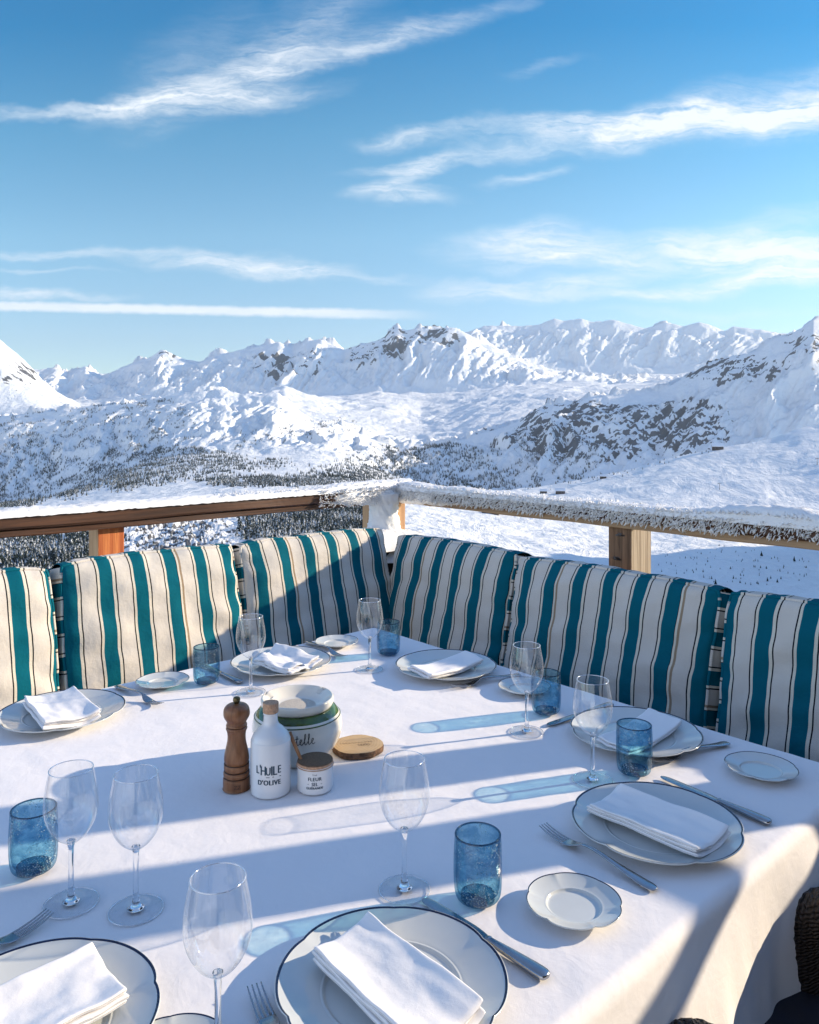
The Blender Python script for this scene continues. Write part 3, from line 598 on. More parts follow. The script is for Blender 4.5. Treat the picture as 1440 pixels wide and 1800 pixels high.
# ------------------------------------------------------------------ mountain air
zlo = float(ZZ.min()) - 1.0; zhi = float(ZZ.max()) + 20; xm = float(np.abs(PXw).max()) + 200; ym = float(PYw.max()) + 200
hv = [(-xm, -60, zlo), (xm, -60, zlo), (xm, ym, zlo), (-xm, ym, zlo), (-xm, -60, zhi), (xm, -60, zhi), (xm, ym, zhi), (-xm, ym, zhi)]
hm = bpy.data.materials.new('haze_air'); hm.use_nodes = True; t = NT(hm.node_tree); t.n.clear(); ho = t.node('ShaderNodeOutputMaterial'); pv_ = t.node('ShaderNodeVolumePrincipled')
pv_.inputs['Color'].default_value = (0.72, 0.86, 1.0, 1); pv_.inputs['Density'].default_value = 1.5e-5; pv_.inputs['Anisotropy'].default_value = 0.2; t.l.new(pv_.outputs[0], ho.inputs['Volume'])
hz = mesh('haze', hv, [(0, 3, 2, 1), (4, 5, 6, 7), (0, 1, 5, 4), (1, 2, 6, 5), (2, 3, 7, 6), (3, 0, 4, 7)], hm, smooth=False); tag(hz, 'thin blue mountain air over the whole valley', 'haze', kind='stuff')

# ================================================================== TERRACE
U = Vector((math.cos(R(42)), math.sin(R(42)), 0)); V = Vector((math.sin(R(42)), -math.cos(R(42)), 0))
RZU = R(42); RZV = R(-48)
P0 = Vector((-0.131, 2.886, 0))                 # far corner of the table
def tab(a, b, z=TZ): q = P0 - U * a + V * b; return Vector((q.x, q.y, z))   # a from the right edge, b from the left edge
LA, LB = 1.68, 1.61
rnd = random.Random(5)
# deck
mb = MB()
for i in range(34):
    yb = -2.2 + i * 0.205
    v, f = box(0.2, yb, -0.02, 8.0, 0.198, 0.04, 0.004, 1); mb.add(v, f)
dk = mb.build('terrace_deck', M['deck'], smooth=False); dk.matrix_world = Matrix.Rotation(RZV, 4, 'Z'); dk.location = (0.3, 0.9, 0); tag(dk, kind='structure')

# ------------------------------------------------------------------ railings
RO = 1.013
RC = P0 + (U - V) * RO; RC.z = 0                # corner of the railing
def sweepbox(axis_len, sy, sz, x0=0, n=60, warp=0.003, seed=0):
    """a beam along +x with slightly wavy edges"""
    v = []; f = []; prof = []
    b = min(sy, sz) * 0.12
    for (py, pz) in [(-sy/2 + b, -sz/2), (sy/2 - b, -sz/2), (sy/2, -sz/2 + b), (sy/2, sz/2 - b), (sy/2 - b, sz/2), (-sy/2 + b, sz/2), (-sy/2, sz/2 - b), (-sy/2, -sz/2 + b)]: prof.append((py, pz))
    m_ = len(prof)
    for i in range(n + 1):
        x = x0 + axis_len * i / n
        for k, (py, pz) in enumerate(prof):
            v.append((x, py + warp * n1(x * 3, k * 1.7, seed), pz + warp * n1(x * 3 + 9, k * 1.7, seed + 1)))
    for i in range(n):
        for k in range(m_): f.append((i * m_ + k, (i + 1) * m_ + k, (i + 1) * m_ + (k + 1) % m_, i * m_ + (k + 1) % m_))
    f.append(tuple(range(m_))); f.append(tuple(n * m_ + k for k in range(m_ - 1, -1, -1)))
    return v, f
def snowstrip(L, wdt, hfun, x0=0, n=160, m_=16, seed=0, base=0.0):
    """heap of snow along +x lying on z=base"""
    v = []; f = []
    for i in range(n + 1):
        x = x0 + L * i / n; h = hfun(x); ed = 1 + 0.035 * n1(x * 14, 0.3, seed) + 0.02 * n1(x * 50, 0.9, seed)
        for k in range(m_ + 1):
            s = -1 + 2 * k / m_; y = s * wdt / 2 * ed
            z = base - 0.012 * (abs(s) > 0.99) + h * max(0.0, 1 - abs(s) ** 3.2) ** 0.6 + 0.006 * n1(x * 40, s * 3, seed + 2) * (abs(s) < 0.99) + 0.004 * n1(x * 110, s * 8, seed + 5)
            v.append((x, y, z))
    f = gridf(n + 1, m_ + 1)
    return v, f
def spikes(mb, pts, dirs, lmin, lmax, rad):
    for p, d in zip(pts, dirs):
        L = rnd.uniform(lmin, lmax); d = (d + Vector((rnd.gauss(0, .42), rnd.gauss(0, .42), rnd.gauss(0, .32)))).normalized()
        x = d.orthogonal().normalized() * rad * rnd.uniform(.6, 1.5); y = d.cross(x).normalized() * rad * rnd.uniform(0.35, 0.9)
        o = len(mb.v); mid = p + d * L * 0.55; k = 1.15
        mb.v += [tuple(p + x * .6), tuple(p + y * .6), tuple(p - x * .6), tuple(p - y * .6), tuple(mid + x * k), tuple(mid + y * k), tuple(mid - x * k), tuple(mid - y * k), tuple(p + d * L)]
        for i in range(4):
            j = (i + 1) % 4; mb.f.append((o + i, o + j, o + 4 + j, o + 4 + i)); mb.f.append((o + 4 + i, o + 4 + j, o + 8)); mb.m += [0, 0]
ZR = 1.11   # middle of the handrail
# left railing: local +x runs from the corner towards the left front (-U)
rl = thing('railing', 'left wooden railing with a smooth dark brown handrail and an orange lit post', 'railing', RC, RZU + math.pi, 'terrace railings')
# here local y points to -V*-1: rotate(180+42): x=-U, y=-( -V)?  inner (table) side is local -y... see below
Lw = 3.4
v, f = sweepbox(Lw - 0.42, 0.10, 0.058, 0.42, 70, 0.004, 1); v = [(x, y, z + ZR + 0.012) for x, y, z in v]; mesh('handrail', v, f, M['rail_dark'], rl, False)
v, f = sweepbox(Lw - 0.30, 0.07, 0.028, 0.30, 70, 0.003, 3); v = [(x, y, z + ZR - 0.0325) for x, y, z in v]; mesh('under_rail', v, f, M['rail_dark'], rl, False)
v, f = sweepbox(0.46, 0.095, 0.05, -0.05, 20, 0.006, 5); v = [(x, y, z + ZR + 0.008) for x, y, z in v]; mesh('handrail_end', v, f, M['post_grey'], rl, False)
INL = 1.0   # sign of local y towards the table for the left railing
def post(parent, x, y, w1, w2, m1, m2, ztop, zb=-0.3):
    v, f = box(x, y, (ztop + zb) / 2, w1, w2, ztop - zb, 0.006, 2); return mesh('post', v, f, m1, parent, False)
# ---- right railing: local +x runs from the corner along V, local -y looks at the table
rr = thing('railing', 'right wooden railing crusted with hoarfrost on a weathered brown post', 'railing', RC, RZV, 'terrace railings')
v, f = sweepbox(3.2, 0.10, 0.052, 0.25, 70, 0.004, 11); v = [(x, y, z + ZR + 0.010) for x, y, z in v]; mesh('handrail', v, f, M['rail_dark'], rr, False)
v, f = sweepbox(3.2, 0.075, 0.030, 0.22, 70, 0.003, 13); v = [(x, y + 0.006, z + ZR - 0.0325) for x, y, z in v]; mesh('under_rail', v, f, M['board'], rr, False)
v, f = sweepbox(3.3, 0.035, 0.10, 0.06, 40, 0.003, 15); v = [(x, y - 0.09, z + 0.825) for x, y, z in v]; mesh('lower_board', v, f, M['board'], rr, False)
v, f = sweepbox(3.3, 0.035, 0.10, 0.06, 40, 0.003, 16); v = [(x, y + 0.09, z + 0.80) for x, y, z in v]; mesh('lower_board', v, f, M['board'], rl, False)
v, f = sweepbox(3.3, 0.03, 0.14, 0.06, 40, 0.003, 17); v = [(x, y - 0.06, z + 0.45) for x, y, z in v]; mesh('lower_board', v, f, M['board'], rr, False)
v, f = sweepbox(3.3, 0.03, 0.14, 0.06, 40, 0.003, 18); v = [(x, y + 0.06, z + 0.45) for x, y, z in v]; mesh('lower_board', v, f, M['board'], rl, False)
# posts: one timber each; sunlit and shaded sides painted as different woods
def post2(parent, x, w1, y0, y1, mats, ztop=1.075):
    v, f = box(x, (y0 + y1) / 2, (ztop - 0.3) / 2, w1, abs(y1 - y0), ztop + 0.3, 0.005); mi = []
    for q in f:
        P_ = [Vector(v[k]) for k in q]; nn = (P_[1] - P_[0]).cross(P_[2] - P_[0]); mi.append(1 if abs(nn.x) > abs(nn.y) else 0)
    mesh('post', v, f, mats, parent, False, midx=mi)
post2(rr, 1.382, 0.109, 0.0, 0.150, [M['post_brown'], M['post_grey']])
post2(rl, 1.570, 0.108, 0.0, -0.105, [M['post_orange'], M['post_pale']])
post2(rr, -0.055, 0.165, -0.145, 0.02, [M['post_pale'], M['post_pale']])
for (px_, zz_) in ((1.385, 1.03), (1.372, 0.93)):
    v, f = lathe([(0, .004), (.007, .003), (.008, 0)], 10); v = [(px_ + x * 1.0 + rnd.uniform(-.02, .02), 0.0 - z, zz_ + y) for x, y, z in v]; mesh('screw_head', v, f, M['pylon'], rr)
# frost on the right rail
hfr = lambda x: 0.014 + 0.010 * ss(0.55 - x, -0.3, 0.35) + 0.010 * n1(x * 5, 1, 3) + 0.040 * math.exp(-((x - 2.02) / 0.26) ** 2) + 0.03 * ss(x, 2.2, 3.0)
mb = MB(); v, f = snowstrip(3.15, 0.125, hfr, 0.0, 260, 18, 4, ZR + 0.036); mb.add(v, f)
pts = []; dirs = []
for i in range(5200):
    x = rnd.uniform(0.0, 3.1); dens_ = 1.0 if x < 1.9 else 0.45
    if rnd.random() > dens_: continue
    s = rnd.random(); zf = 0.036 - 0.058 * (rnd.random() ** 1.25) * (1.0 if x < 1.9 else 0.9)
    pts.append(Vector((x, -0.052 + 0.004 * rnd.random(), ZR + zf + 0.005))); dirs.append(Vector((0.0, -0.8, -0.55)))
spikes(mb, pts, dirs, 0.012, 0.032, 0.0028)
pts = []; dirs = []
for i in range(3000):
    x = rnd.uniform(0, 2.6); sgn = -1 if rnd.random() < 0.6 else 1
    pts.append(Vector((x, sgn * rnd.uniform(0.03, 0.058), ZR + 0.034 + hfr(x) * 0.45))); dirs.append(Vector((0.1, sgn * 0.5, 0.55)))
spikes(mb, pts, dirs, 0.008, 0.022, 0.0028)
def sleeve(L, rfun, zc, x0=-0.04, n=90, m_=20, seed=0):
    v = []
    for i in range(n + 1):
        x = x0 + L * i / n; r = rfun(x)
        for k in range(m_):
            a = 2 * math.pi * k / m_; q = r * (1 + 0.13 * n1(x * 18, math.cos(a) * 1.6 + 3, seed) + 0.05 * n1(x * 60, a * 2, seed + 1)); v.append((x, math.cos(a) * q, zc + math.sin(a) * q * 0.92))
    return v, [(i * m_ + k, i * m_ + (k + 1) % m_, (i + 1) * m_ + (k + 1) % m_, (i + 1) * m_ + k) for i in range(n) for k in range(m_)]
v, f = sleeve(0.75, lambda x: 0.056 - 0.026 * ss(x, 0.25, 0.72), ZR + 0.0, seed=51); mb.add(v, f)
mb.build('frost', M['frost'], rr)
# snow on the left rail: thin, thick and spiky next to the corner
hfl = lambda x: 0.016 + 0.018 * ss(0.75 - x, 0, 0.55) + 0.006 * n1(x * 6, 4, 8)
mb = MB(); v, f = snowstrip(3.4, 0.118, hfl, -0.06, 260, 20, 9, ZR + 0.042); mb.add(v, f)
pts = []; dirs = []
for i in range(800):
    x = rnd.random() ** 1.7 * 0.62 - 0.05
    pts.append(Vector((x, 0.056, ZR + rnd.uniform(-0.045, 0.05)))); dirs.append(Vector((0.3, 0.85, 0.1)))
for i in range(900):
    x = rnd.random() ** 1.3 * 1.1; pts.append(Vector((x, rnd.uniform(-.04, .045), ZR + 0.04 + hfl(x) * .6))); dirs.append(Vector((0.2, 0.3, 0.8)))
spikes(mb, pts, dirs, 0.008, 0.022, 0.003); v, f = sleeve(0.62, lambda x: 0.058 - 0.018 * ss(x, 0.35, 0.60), ZR + 0.004, seed=53); mb.add(v, f); mb.build('frost', M['frost'], rl)
# packed snow clinging to the corner post, and the snow shelf beside it
def lump(cx, cy, z0, z1, rfun, n=40, m_=44, seed=0, amp=0.012):
    v = []; f = []
    for k in range(m_ + 1):
        tt = k / m_; z = z0 + (z1 - z0) * tt
        for i in range(n):
            a = 2 * math.pi * i / n; r = rfun(tt, a) + amp * n1(math.cos(a) * 3 + tt * 7, math.sin(a) * 3 + tt * 4, seed) + amp * 0.5 * n1(a * 6, tt * 30, seed + 3)
            v.append((cx + r * math.cos(a), cy + r * math.sin(a), z))
    for k in range(m_):
        for i in range(n): f.append((k * n + i, k * n + (i + 1) % n, (k + 1) * n + (i + 1) % n, (k + 1) * n + i))
    f.append(tuple(range(n - 1, -1, -1))); f.append(tuple(m_ * n + i for i in range(n))); return v, f
mb = MB()
v, f = lump(0.012, -0.118, 0.78, 1.12, lambda tt, a: 0.066 + 0.14 * (1 - tt) ** 3.2 + 0.02 * tt ** 4, seed=21); mb.add(v, f)
v, f = lump(-0.05, -0.06, 1.05, 1.165, lambda tt, a: 0.105 * math.sqrt(max(0.02, 1 - (2 * abs(tt - 0.45)) ** 3)), seed=25); mb.add(v, f)
pts = []; dirs = []
for i in range(1500):
    a = rnd.uniform(0, 6.28); tt = rnd.random(); r = 0.10
    pts.append(Vector((-0.05 + r * math.cos(a), -0.06 + r * math.sin(a), 1.07 + 0.1 * tt))); dirs.append(Vector((math.cos(a), math.sin(a), 0.2)))
spikes(mb, pts, dirs, 0.006, 0.022, 0.003)
mb.build('packed_snow', M['frost'], rr)
hsl = lambda x: 0.035 + 0.055 * math.exp(-((x - 0.28) / 0.33) ** 2) + 0.008 * n1(x * 5, 2, 31)
v, f = snowstrip(1.05, 0.30, hsl, -0.05, 110, 18, 33, 0.852); v = [(x, y + 0.045, z) for x, y, z in v]; mesh('snow_shelf', v, f, M['frost'], rl)
hsl2 = lambda x: 0.020 + 0.012 * n1(x * 5, 2, 35)
v, f = snowstrip(2.3, 0.10, hsl2, 1.05, 110, 14, 37, 0.852); v = [(x, y + 0.085, z) for x, y, z in v]; mesh('snow_shelf', v, f, M['frost'], rl)

# out at the right the railing ends against two tall roof posts with a cross beam; their shadows cross the cloth
def tall_post(b, off, wdt, h, label):
    q = P0 + U * off + V * b; o = thing('roof_post', label, 'post', (q.x, q.y, 0), RZV, 'tall roof posts')
    v, f = box(0, 0, h / 2, wdt, wdt, h, 0.008); mesh('timber', v, f, M['post_brown'], o, False); return o

tp1 = tall_post(1.845, 1.15, 0.125, 2.7, 'nearer one of two tall timber roof posts beyond the right edge')
tp2 = tall_post(2.198, 1.15, 0.150, 2.7, 'thicker one of two tall timber roof posts beyond the right edge')
v, f = box(1.0, 0, 1.384, 1.85, 0.06, 0.045, 0.005); mesh('cross_rail', v, f, M['post_brown'], tp2, False)

# ------------------------------------------------------------------ bench
be = thing('corner_bench', 'dark wooden corner bench carrying the striped back cushions behind the table', 'bench', P0, 0)
def slab(a0, a1, o0, o1, z0, z1, left):
    """block along one arm of the bench; a along the arm, o away from the table edge"""
    A = -U if left else V; O = -V if left else U
    mid = A * ((a0 + a1) / 2) + O * ((o0 + o1) / 2); v, f = box(0, 0, 0, a1 - a0, o1 - o0, z1 - z0, 0.006)
    Mx = Matrix.Translation((mid.x, mid.y, (z0 + z1) / 2)) @ Matrix.Rotation(math.atan2(A.y, A.x), 4, 'Z'); return xform(v, Mx), f
for left in (True, False):
    v, f = slab(-0.9, 3.0, 0.06, 0.86, 0.36, 0.43, left); mesh('seat', v, f, M['bench_dark'], be, False)
    v, f = slab(-0.86, 3.0, 0.862, 0.89, 0.10, 0.84, left); mesh('backboard', v, f, M['bench_dark'], be, False)
    v, f = slab(-0.4, 3.0, 0.10, 0.13, 0.0, 0.355, left); mesh('front_board', v, f, M['bench_dark'], be, False)

# ------------------------------------------------------------------ cushions
def cushion(wd, h, tk, label, origin, rz, lean, seed, ph0, roll=0.0, puff=0.046, pinch=1.0):
    NX, NZ = 64, 48; rs = random.Random(seed)
    def outline(s, q):
        k = 1 - 0.022 * (abs(s) ** 10 * abs(q) ** 10); bow = 0.007 * (1 - s * s)
        x = wd / 2 * s * k * (1 + 0.012 * math.sin(q * 3 + seed)); z = h / 2 + h / 2 * q * k + (bow if q > 0 else -bow * 0.3) * abs(q) + 0.007 * n1(s * 2.3 + seed, q * 2, seed) * (q > 0)
        return x, z
    def front(s, q):
        x, z = outline(s, q); p = (max(0, 1 - s ** 4) * max(0, 1 - q ** 4)) ** 0.44
        e = max(abs(s), abs(q)) ; near = math.exp(-((1 - e) / 0.13) ** 2) * (1 - math.exp(-((1 - e) / 0.015) ** 2) * 0.6)
        al = x if abs(q) > abs(s) else z
        d = puff * p + 0.012 * n1(s * 1.6 + seed * 1.3, q * 1.8, seed + 1) * p + 0.006 * n1(s * 4.0, q * 5 + seed, seed + 2) * p
        d += pinch * 0.0055 * math.sin(al * 62 + 2.2 * n1(al * 8, seed, 5)) * near * (1.0 if abs(s) > abs(q) else 0.6)
        # long drag wrinkles out of the lower corners
        wr_ = math.exp(-((abs(s) - 0.72) / 0.35) ** 2) * 0.0045 * math.sin((q * 1.2 + abs(s) * 0.7) * 9 + seed) * p
        d += wr_ * pinch
        # crease shifts the cloth sideways a little
        x += pinch * 0.010 * n1(q * 4.5 + seed, s * 1.5, seed + 7) * (abs(s) ** 3) * (abs(s) < 0.985) * 0.45
        return (x, -tk / 2 - d, z)
    def back(s, q): x, z = outline(s, q); return (x, tk / 2 + puff * 0.6 * (max(0, 1 - s ** 4) * max(0, 1 - q ** 4)) ** 0.7, z)
    V_ = []; F_ = []; UV = []
    S = [-1 + 2 * i / (NX - 1) for i in range(NX)]; Q = [-1 + 2 * j / (NZ - 1) for j in range(NZ)]
    S = [math.copysign(1 - (1 - abs(s)) ** 1.35, s) for s in S]; Q = [math.copysign(1 - (1 - abs(q)) ** 1.35, q) for q in Q]
    for fn, flip in ((front, False), (back, True)):
        o = len(V_)
        for s in S:
            for q in Q: V_.append(fn(s, q)); UV.append((wd / 2 * s + ph0, V_[-1][2]))
        F_ += gridf(NX, NZ, o, flip)
    # boxing strips
    K = 7
    def strip(pa, pb, horiz, flip):
        o = len(V_); n = len(pa)
        for i in range(n):
            for k in range(K):
                tt = k / (K - 1); p = Vector(pa[i]) * (1 - tt) + Vector(pb[i]) * tt
                nrm = Vector((math.copysign(1, p.x), 0, 0)) if not horiz else Vector((0, 0, 1 if p.z > h / 2 else -1))
                p = p + nrm * (0.016 * math.sin(math.pi * tt) + 0.004 * n1(i * 0.35, tt * 2 + seed, seed + 9) * math.sin(math.pi * tt))
                V_.append(tuple(p)); UV.append(((p.x if horiz else p.z * 1.0 + 0.03 * seed) + ph0, p.y))
        F_.extend(gridf(n, K, o, flip))
    for sg in (-1, 1):
        strip([front(sg, q) for q in Q], [back(sg, q) for q in Q], False, sg > 0)
        strip([front(s, sg) for s in S], [back(s, sg) for s in S], True, sg < 0)
    root = thing('back_cushion', label, 'cushion', origin, rz, 'striped back cushions along the corner bench')
    root.rotation_euler = (-lean, roll, rz)
    mesh('cover', V_, F_, M['stripe'], root, uv=UV)
    for nm, fn, dy in (('front_piping', front, -0.001), ('rear_piping', back, 0.001)):
        path = [fn(s, -1) for s in S[:-1]] + [fn(1, q) for q in Q[:-1]] + [fn(s, 1) for s in S[::-1][:-1]] + [fn(-1, q) for q in Q[::-1][:-1]]
        cxy = Vector((0, 0, h / 2)); path = [Vector(p) + (Vector((p[0], 0, p[2])) - cxy).normalized() * 0.002 for p in path]
        v, f = tube(path, 0.0058, 8, True); uvp = []
        for i, p in enumerate(path):
            c = p.x if abs(abs(p.z - h / 2) - h / 2) < 0.03 else p.z + 0.03 * seed
            uvp += [(c + ph0, 0)] * 8
        mesh(nm, v, f, M['stripe'], root, uv=uvp)
    return root
LEAN = R(13); TK = 0.13
def cush(left, c0, c1, ztop, zb, label, seed, ph0, off=0.60, roll=0.0, **k):
    wd = abs(c1 - c0); h = (ztop - zb) / math.cos(LEAN); A = -U if left else V; O = -V if left else U
    mid = P0 + A * ((c0 + c1) / 2) + O * (off - math.sin(LEAN) * h + TK / 2)
    return cushion(wd, h, TK, label, (mid.x, mid.y, zb), RZU if left else RZV, LEAN, seed, ph0, roll, **k)
cush(True, 0.935, 1.60, 0.985, 0.44, 'sunlit teal striped cushion cut off by the left edge, leftmost on the bench', 1, 0.045)
cush(True, 0.235, 0.90, 0.990, 0.44, 'fully sunlit teal striped cushion in front of the orange post', 2, 0.335)
cush(True, -0.545, 0.205, 0.985, 0.44, 'teal striped cushion crossed by a slanting shadow, left of the corner', 3, 0.09)
cush(False, -0.545, 0.165, 0.955, 0.44, 'shaded teal striped cushion directly right of the corner', 4, 0.06)
cush(False, 0.185, 1.005, 0.945, 0.44, 'wide shaded teal striped cushion below the weathered railing post', 5, 0.115)
cush(False, 1.045, 1.86, 0.945, 0.44, 'shaded teal striped cushion cut off by the right edge, rightmost on the bench', 6, 0.418)
cush(False, 1.90, 2.70, 0.95, 0.44, 'teal striped cushion beyond the rightmost one, past the edge of the view', 7, 0.0)

# ------------------------------------------------------------------ tablecloth
def cloth():
    DR = 0.42; NU, NV = 210, 210
    a_ = np.concatenate([np.linspace(-DR, -0.03, 40), np.linspace(-0.025, 0.03, 14), np.linspace(0.035, LA - 0.035, 110), np.linspace(LA - 0.03, LA + 0.025, 8), np.linspace(LA + 0.03, LA + DR, 24)])
    b_ = np.concatenate([np.linspace(-DR, -0.03, 24), np.linspace(-0.025, 0.03, 8), np.linspace(0.035, LB - 0.035, 110), np.linspace(LB - 0.03, LB + 0.025, 18), np.linspace(LB + 0.03, LB + DR, 70)])
    rad = 0.022; v = []
    Ag, Bg = np.meshgrid(a_, b_, indexing='ij')
    top = 0.0012 * fbm(Ag * 4, Bg * 4, 4, 0.5, 91) + 0.0007 * fbm(Ag * 16, Bg * 16, 3, 0.5, 92)
    for l_ in (0.42, 0.84, 1.26): top = top + 0.0006 * np.exp(-((Ag - l_) / 0.006) ** 2) + 0.0005 * np.exp(-((Bg - l_ + 0.02) / 0.006) ** 2)
    fold_ = fbm(Ag * 6, Bg * 1.5, 3, 0.5, 93)
    for i, a in enumerate(a_):
        for j, b in enumerate(b_):
            ca = min(max(a, 0), LA); cb = min(max(b, 0), LB); da, db = a - ca, b - cb; e = math.hypot(da, db)
            if e < 1e-9: q = tab(a, b); v.append((q.x, q.y, TZ + top[i, j])); continue
            na, nb = da / e, db / e
            q_ = rad * math.pi / 2
            if e < q_: an = e / rad; out = rad * math.sin(an); drop = rad * (1 - math.cos(an))
            else: out = rad + (e - q_) * 0.06; drop = rad + (e - q_) * 0.985
            # hanging folds, deeper towards the hem and at the corners
            al = ca if abs(db) > abs(da) else cb
            dd = max(0, drop - 0.02); corner = min(abs(da), abs(db)) / max(e, 1e-6)
            wv_ = 0.5 + 0.5 * math.sin(al * 19 + 1.4 * math.sin(al * 5.1) + 0.8); wv_ = wv_ ** 1.6
            out += dd * (0.22 * wv_ + 0.10 * fold_[i, j] * 0.6) + 0.10 * dd * corner + dd * 0.22 * corner * math.sin(8 * math.atan2(nb, na))
            qq = tab(ca - 0.0 + na * out, cb + nb * out); v.append((qq.x, qq.y, TZ - drop + top[i, j] * (e < q_)))
    return v, gridf(len(a_), len(b_))
v, f = cloth(); cl = mesh('tablecloth', v, f, M['linen']); tag(cl, 'large white linen tablecloth draped over the laid table', 'tablecloth')
sm = cl.modifiers.new('soft', 'SUBSURF'); sm.levels = 0; sm.render_levels = 1

# ------------------------------------------------------------------ plates
def scallop(amp, lobes, ph, Rm):
    def fn(r, z, a):
        k = (r / Rm) ** 4; c = abs(math.cos(lobes * (a + ph) / 2)); s_ = (1 - c) ** 3     # small inward notches between long arcs
        m_ = 1 - amp * (0.75 * s_ + 0.25 * (1 - c)) * k
        return r * m_, z + 0.0012 * k * s_
    return fn
def plate_mesh(Rm, kind):
    k = Rm / 0.15
    if kind == 'dinner':
        inner = [(0, .0050), (.06, .0050), (.083, .0052), (.0865, .0062), (.089, .0078), (.0905, .0082), (.0925, .0080), (.095, .0086), (.105, .0105), (.125, .0150), (.140, .0190), (.1455, .0206)]
    else:
        inner = [(0, .0048), (.06, .0048), (.078, .0050), (.083, .0068), (.0855, .0094), (.088, .0104), (.092, .0106), (.105, .0125), (.125, .0158), (.140, .0190), (.1455, .0206)]
    inner = smoothprof(inner, 3); ring = [(.1466, .0211), (.1478, .0215), (.1488, .0217)]
    outer = [(.1496, .0214), (.1500, .0206), (.1494, .0196), (.140, .0165), (.125, .0125), (.100, .0072), (.088, .0030), (.084, .0004), (.078, .0004), (.074, .0026), (0, .0030)]
    pr = [(r * k, z * (k if kind == 'dinner' else k * 1.45)) for r, z in inner + ring + outer]; ni = len(inner); n = 120
    v, f = lathe(pr, n, scallop(0.035 if kind == 'dinner' else 0.05, 6, 0, Rm)); mi = []
    for q in range(len(pr) - 1): mi += [1 if ni - 1 <= q < ni + 2 else 0] * n
    return v, f, mi
pd = plate_mesh(0.152, 'dinner'); pb = plate_mesh(0.0735, 'bread')
PLATE_ME = {}
def plate(kind, x, y, label, rot):
    z = TZ + 0.003; p = at(x, y, TZ + (0.021 if kind == 'dinner' else 0.0145)); nm = 'dinner_plate' if kind == 'dinner' else 'bread_plate'
    if kind not in PLATE_ME:
        v, f, mi = pd if kind == 'dinner' else pb; o = mesh(nm, v, f, [M['china'], M['rim']], midx=mi); PLATE_ME[kind] = o
    else: o = PLATE_ME[kind].copy(); C.objects.link(o)
    o.name = nm; o.location = (p.x, p.y, TZ + 0.0022); o.rotation_euler = (0, 0, rot)
    return tag(o, label, 'plate', 'dinner plates with a blue rim' if kind == 'dinner' else 'small bread plates with a blue rim')
plate('dinner', 109, 1248, 'dinner plate on the left edge of the table under a thick folded napkin', 0.3)
plate('dinner', 494, 1161, 'dinner plate at the back left under a crumpled napkin', 0.1)
plate('dinner', 784, 1168, 'dinner plate near the far corner with a long narrow folded napkin', 0.8)
plate('dinner', 1117, 1284, 'half sunlit dinner plate at the right edge behind two glasses', 0.5)
plate('dinner', 1153, 1442, 'dinner plate mostly in shade at the front right between fork and knife', 0.15)
plate('dinner', 689, 1719, 'large dinner plate in sun at the bottom centre of the picture', 0.0)
plate('dinner', 55, 1792, 'dinner plate cut off by the bottom left corner of the picture', 0.95)
plate('bread', 286, 1196, 'bread plate on the left behind the wooden pepper mill', 0.2)
plate('bread', 592, 1127, 'bread plate nearest the far corner of the table', 0.5)
plate('bread', 922, 1206, 'bread plate partly hidden behind a wine glass and a blue tumbler', 0.1)
plate('bread', 1338, 1348, 'half shaded bread plate at far right beside the shaded cushions', 0.4)
plate('bread', 1009, 1584, 'sunlit bread plate in front of the fork at the front right', 0.25)
plate('bread', 300, 1868, 'bread plate of which only the rim shows at the bottom edge', 0.3)

# ------------------------------------------------------------------ napkins
def napkin(corners, label, seed, crumple=0.0, thick=0.0065, layers=3, lift=0.0, sag=0.010):
    thick *= 0.82
    zc = TZ + 0.012; c4 = [at(x, y, TZ + 0.030) for x, y in corners]
    cen = sum(c4, Vector()) / 4; c4 = [c - cen for c in c4]; mb = MB(); NU, NV = 40, 26
    for L in range(layers):
        rs = random.Random(seed * 7 + L); off = Vector((rs.uniform(-.003, .003), rs.uniform(-.003, .003), 0)) * (1 + 2 * crumple); grow = 1 + 0.018 * (layers - 1 - L) * rs.uniform(.2, 1.4)
        zb = 0.0128 + lift + L * (thick + 0.0003)
        top = []; bot = []
        for i in range(NU):
            for j in range(NV):
                s = -1 + 2 * i / (NU - 1); q = -1 + 2 * j / (NV - 1); s = math.copysign(1 - (1 - abs(s)) ** 1.5, s); q = math.copysign(1 - (1 - abs(q)) ** 1.5, q)
                cr = 1 - 0.012 * (abs(s) ** 10 * abs(q) ** 10)
                a = (s * cr * grow + 1) / 2; b = (q * cr * grow + 1) / 2
                p = c4[0] * (1 - a) * (1 - b) + c4[1] * a * (1 - b) + c4[2] * a * b + c4[3] * (1 - a) * b + off
                p.x += 0.003 * n1(q * 2 + seed, L * 3.1, seed) * abs(s); p.y += 0.003 * n1(s * 2 + seed, L * 2.1, seed + 1) * abs(q)
                und = sag * (abs(s) ** 2) + 0.0032 * n1(s * 1.1 + seed, q * 0.9, seed + 2) + 0.0006 * n1(s * 2.4, q * 2 + seed, seed + 3) + crumple * 0.011 * (0.4 + L / layers) * n1(s * 1.5 + seed, q * 1.2, seed + 4) + crumple * 0.0022 * n1(s * 4 + seed, q * 3, seed + 6)
                und += (0.0008 * L) * n1(s * 2.5 + L * 4, q * 2.5 - L, seed + 8)
                e = max(abs(s) ** 40, abs(q) ** 40); t_ = thick / 2 * math.sqrt(max(0, 1 - e)) + 0.0002
                top.append((p.x, p.y, zb + und + thick / 2 + t_)); bot.append((p.x, p.y, zb + und + thick / 2 - t_))
        mb.add(top, gridf(NU, NV)); mb.add(bot, gridf(NU, NV, 0, True))
    o = mb.build('napkin', M['napkin']); o.location = (cen.x, cen.y, TZ); return tag(o, label, 'napkin', 'folded white napkins on the plates')
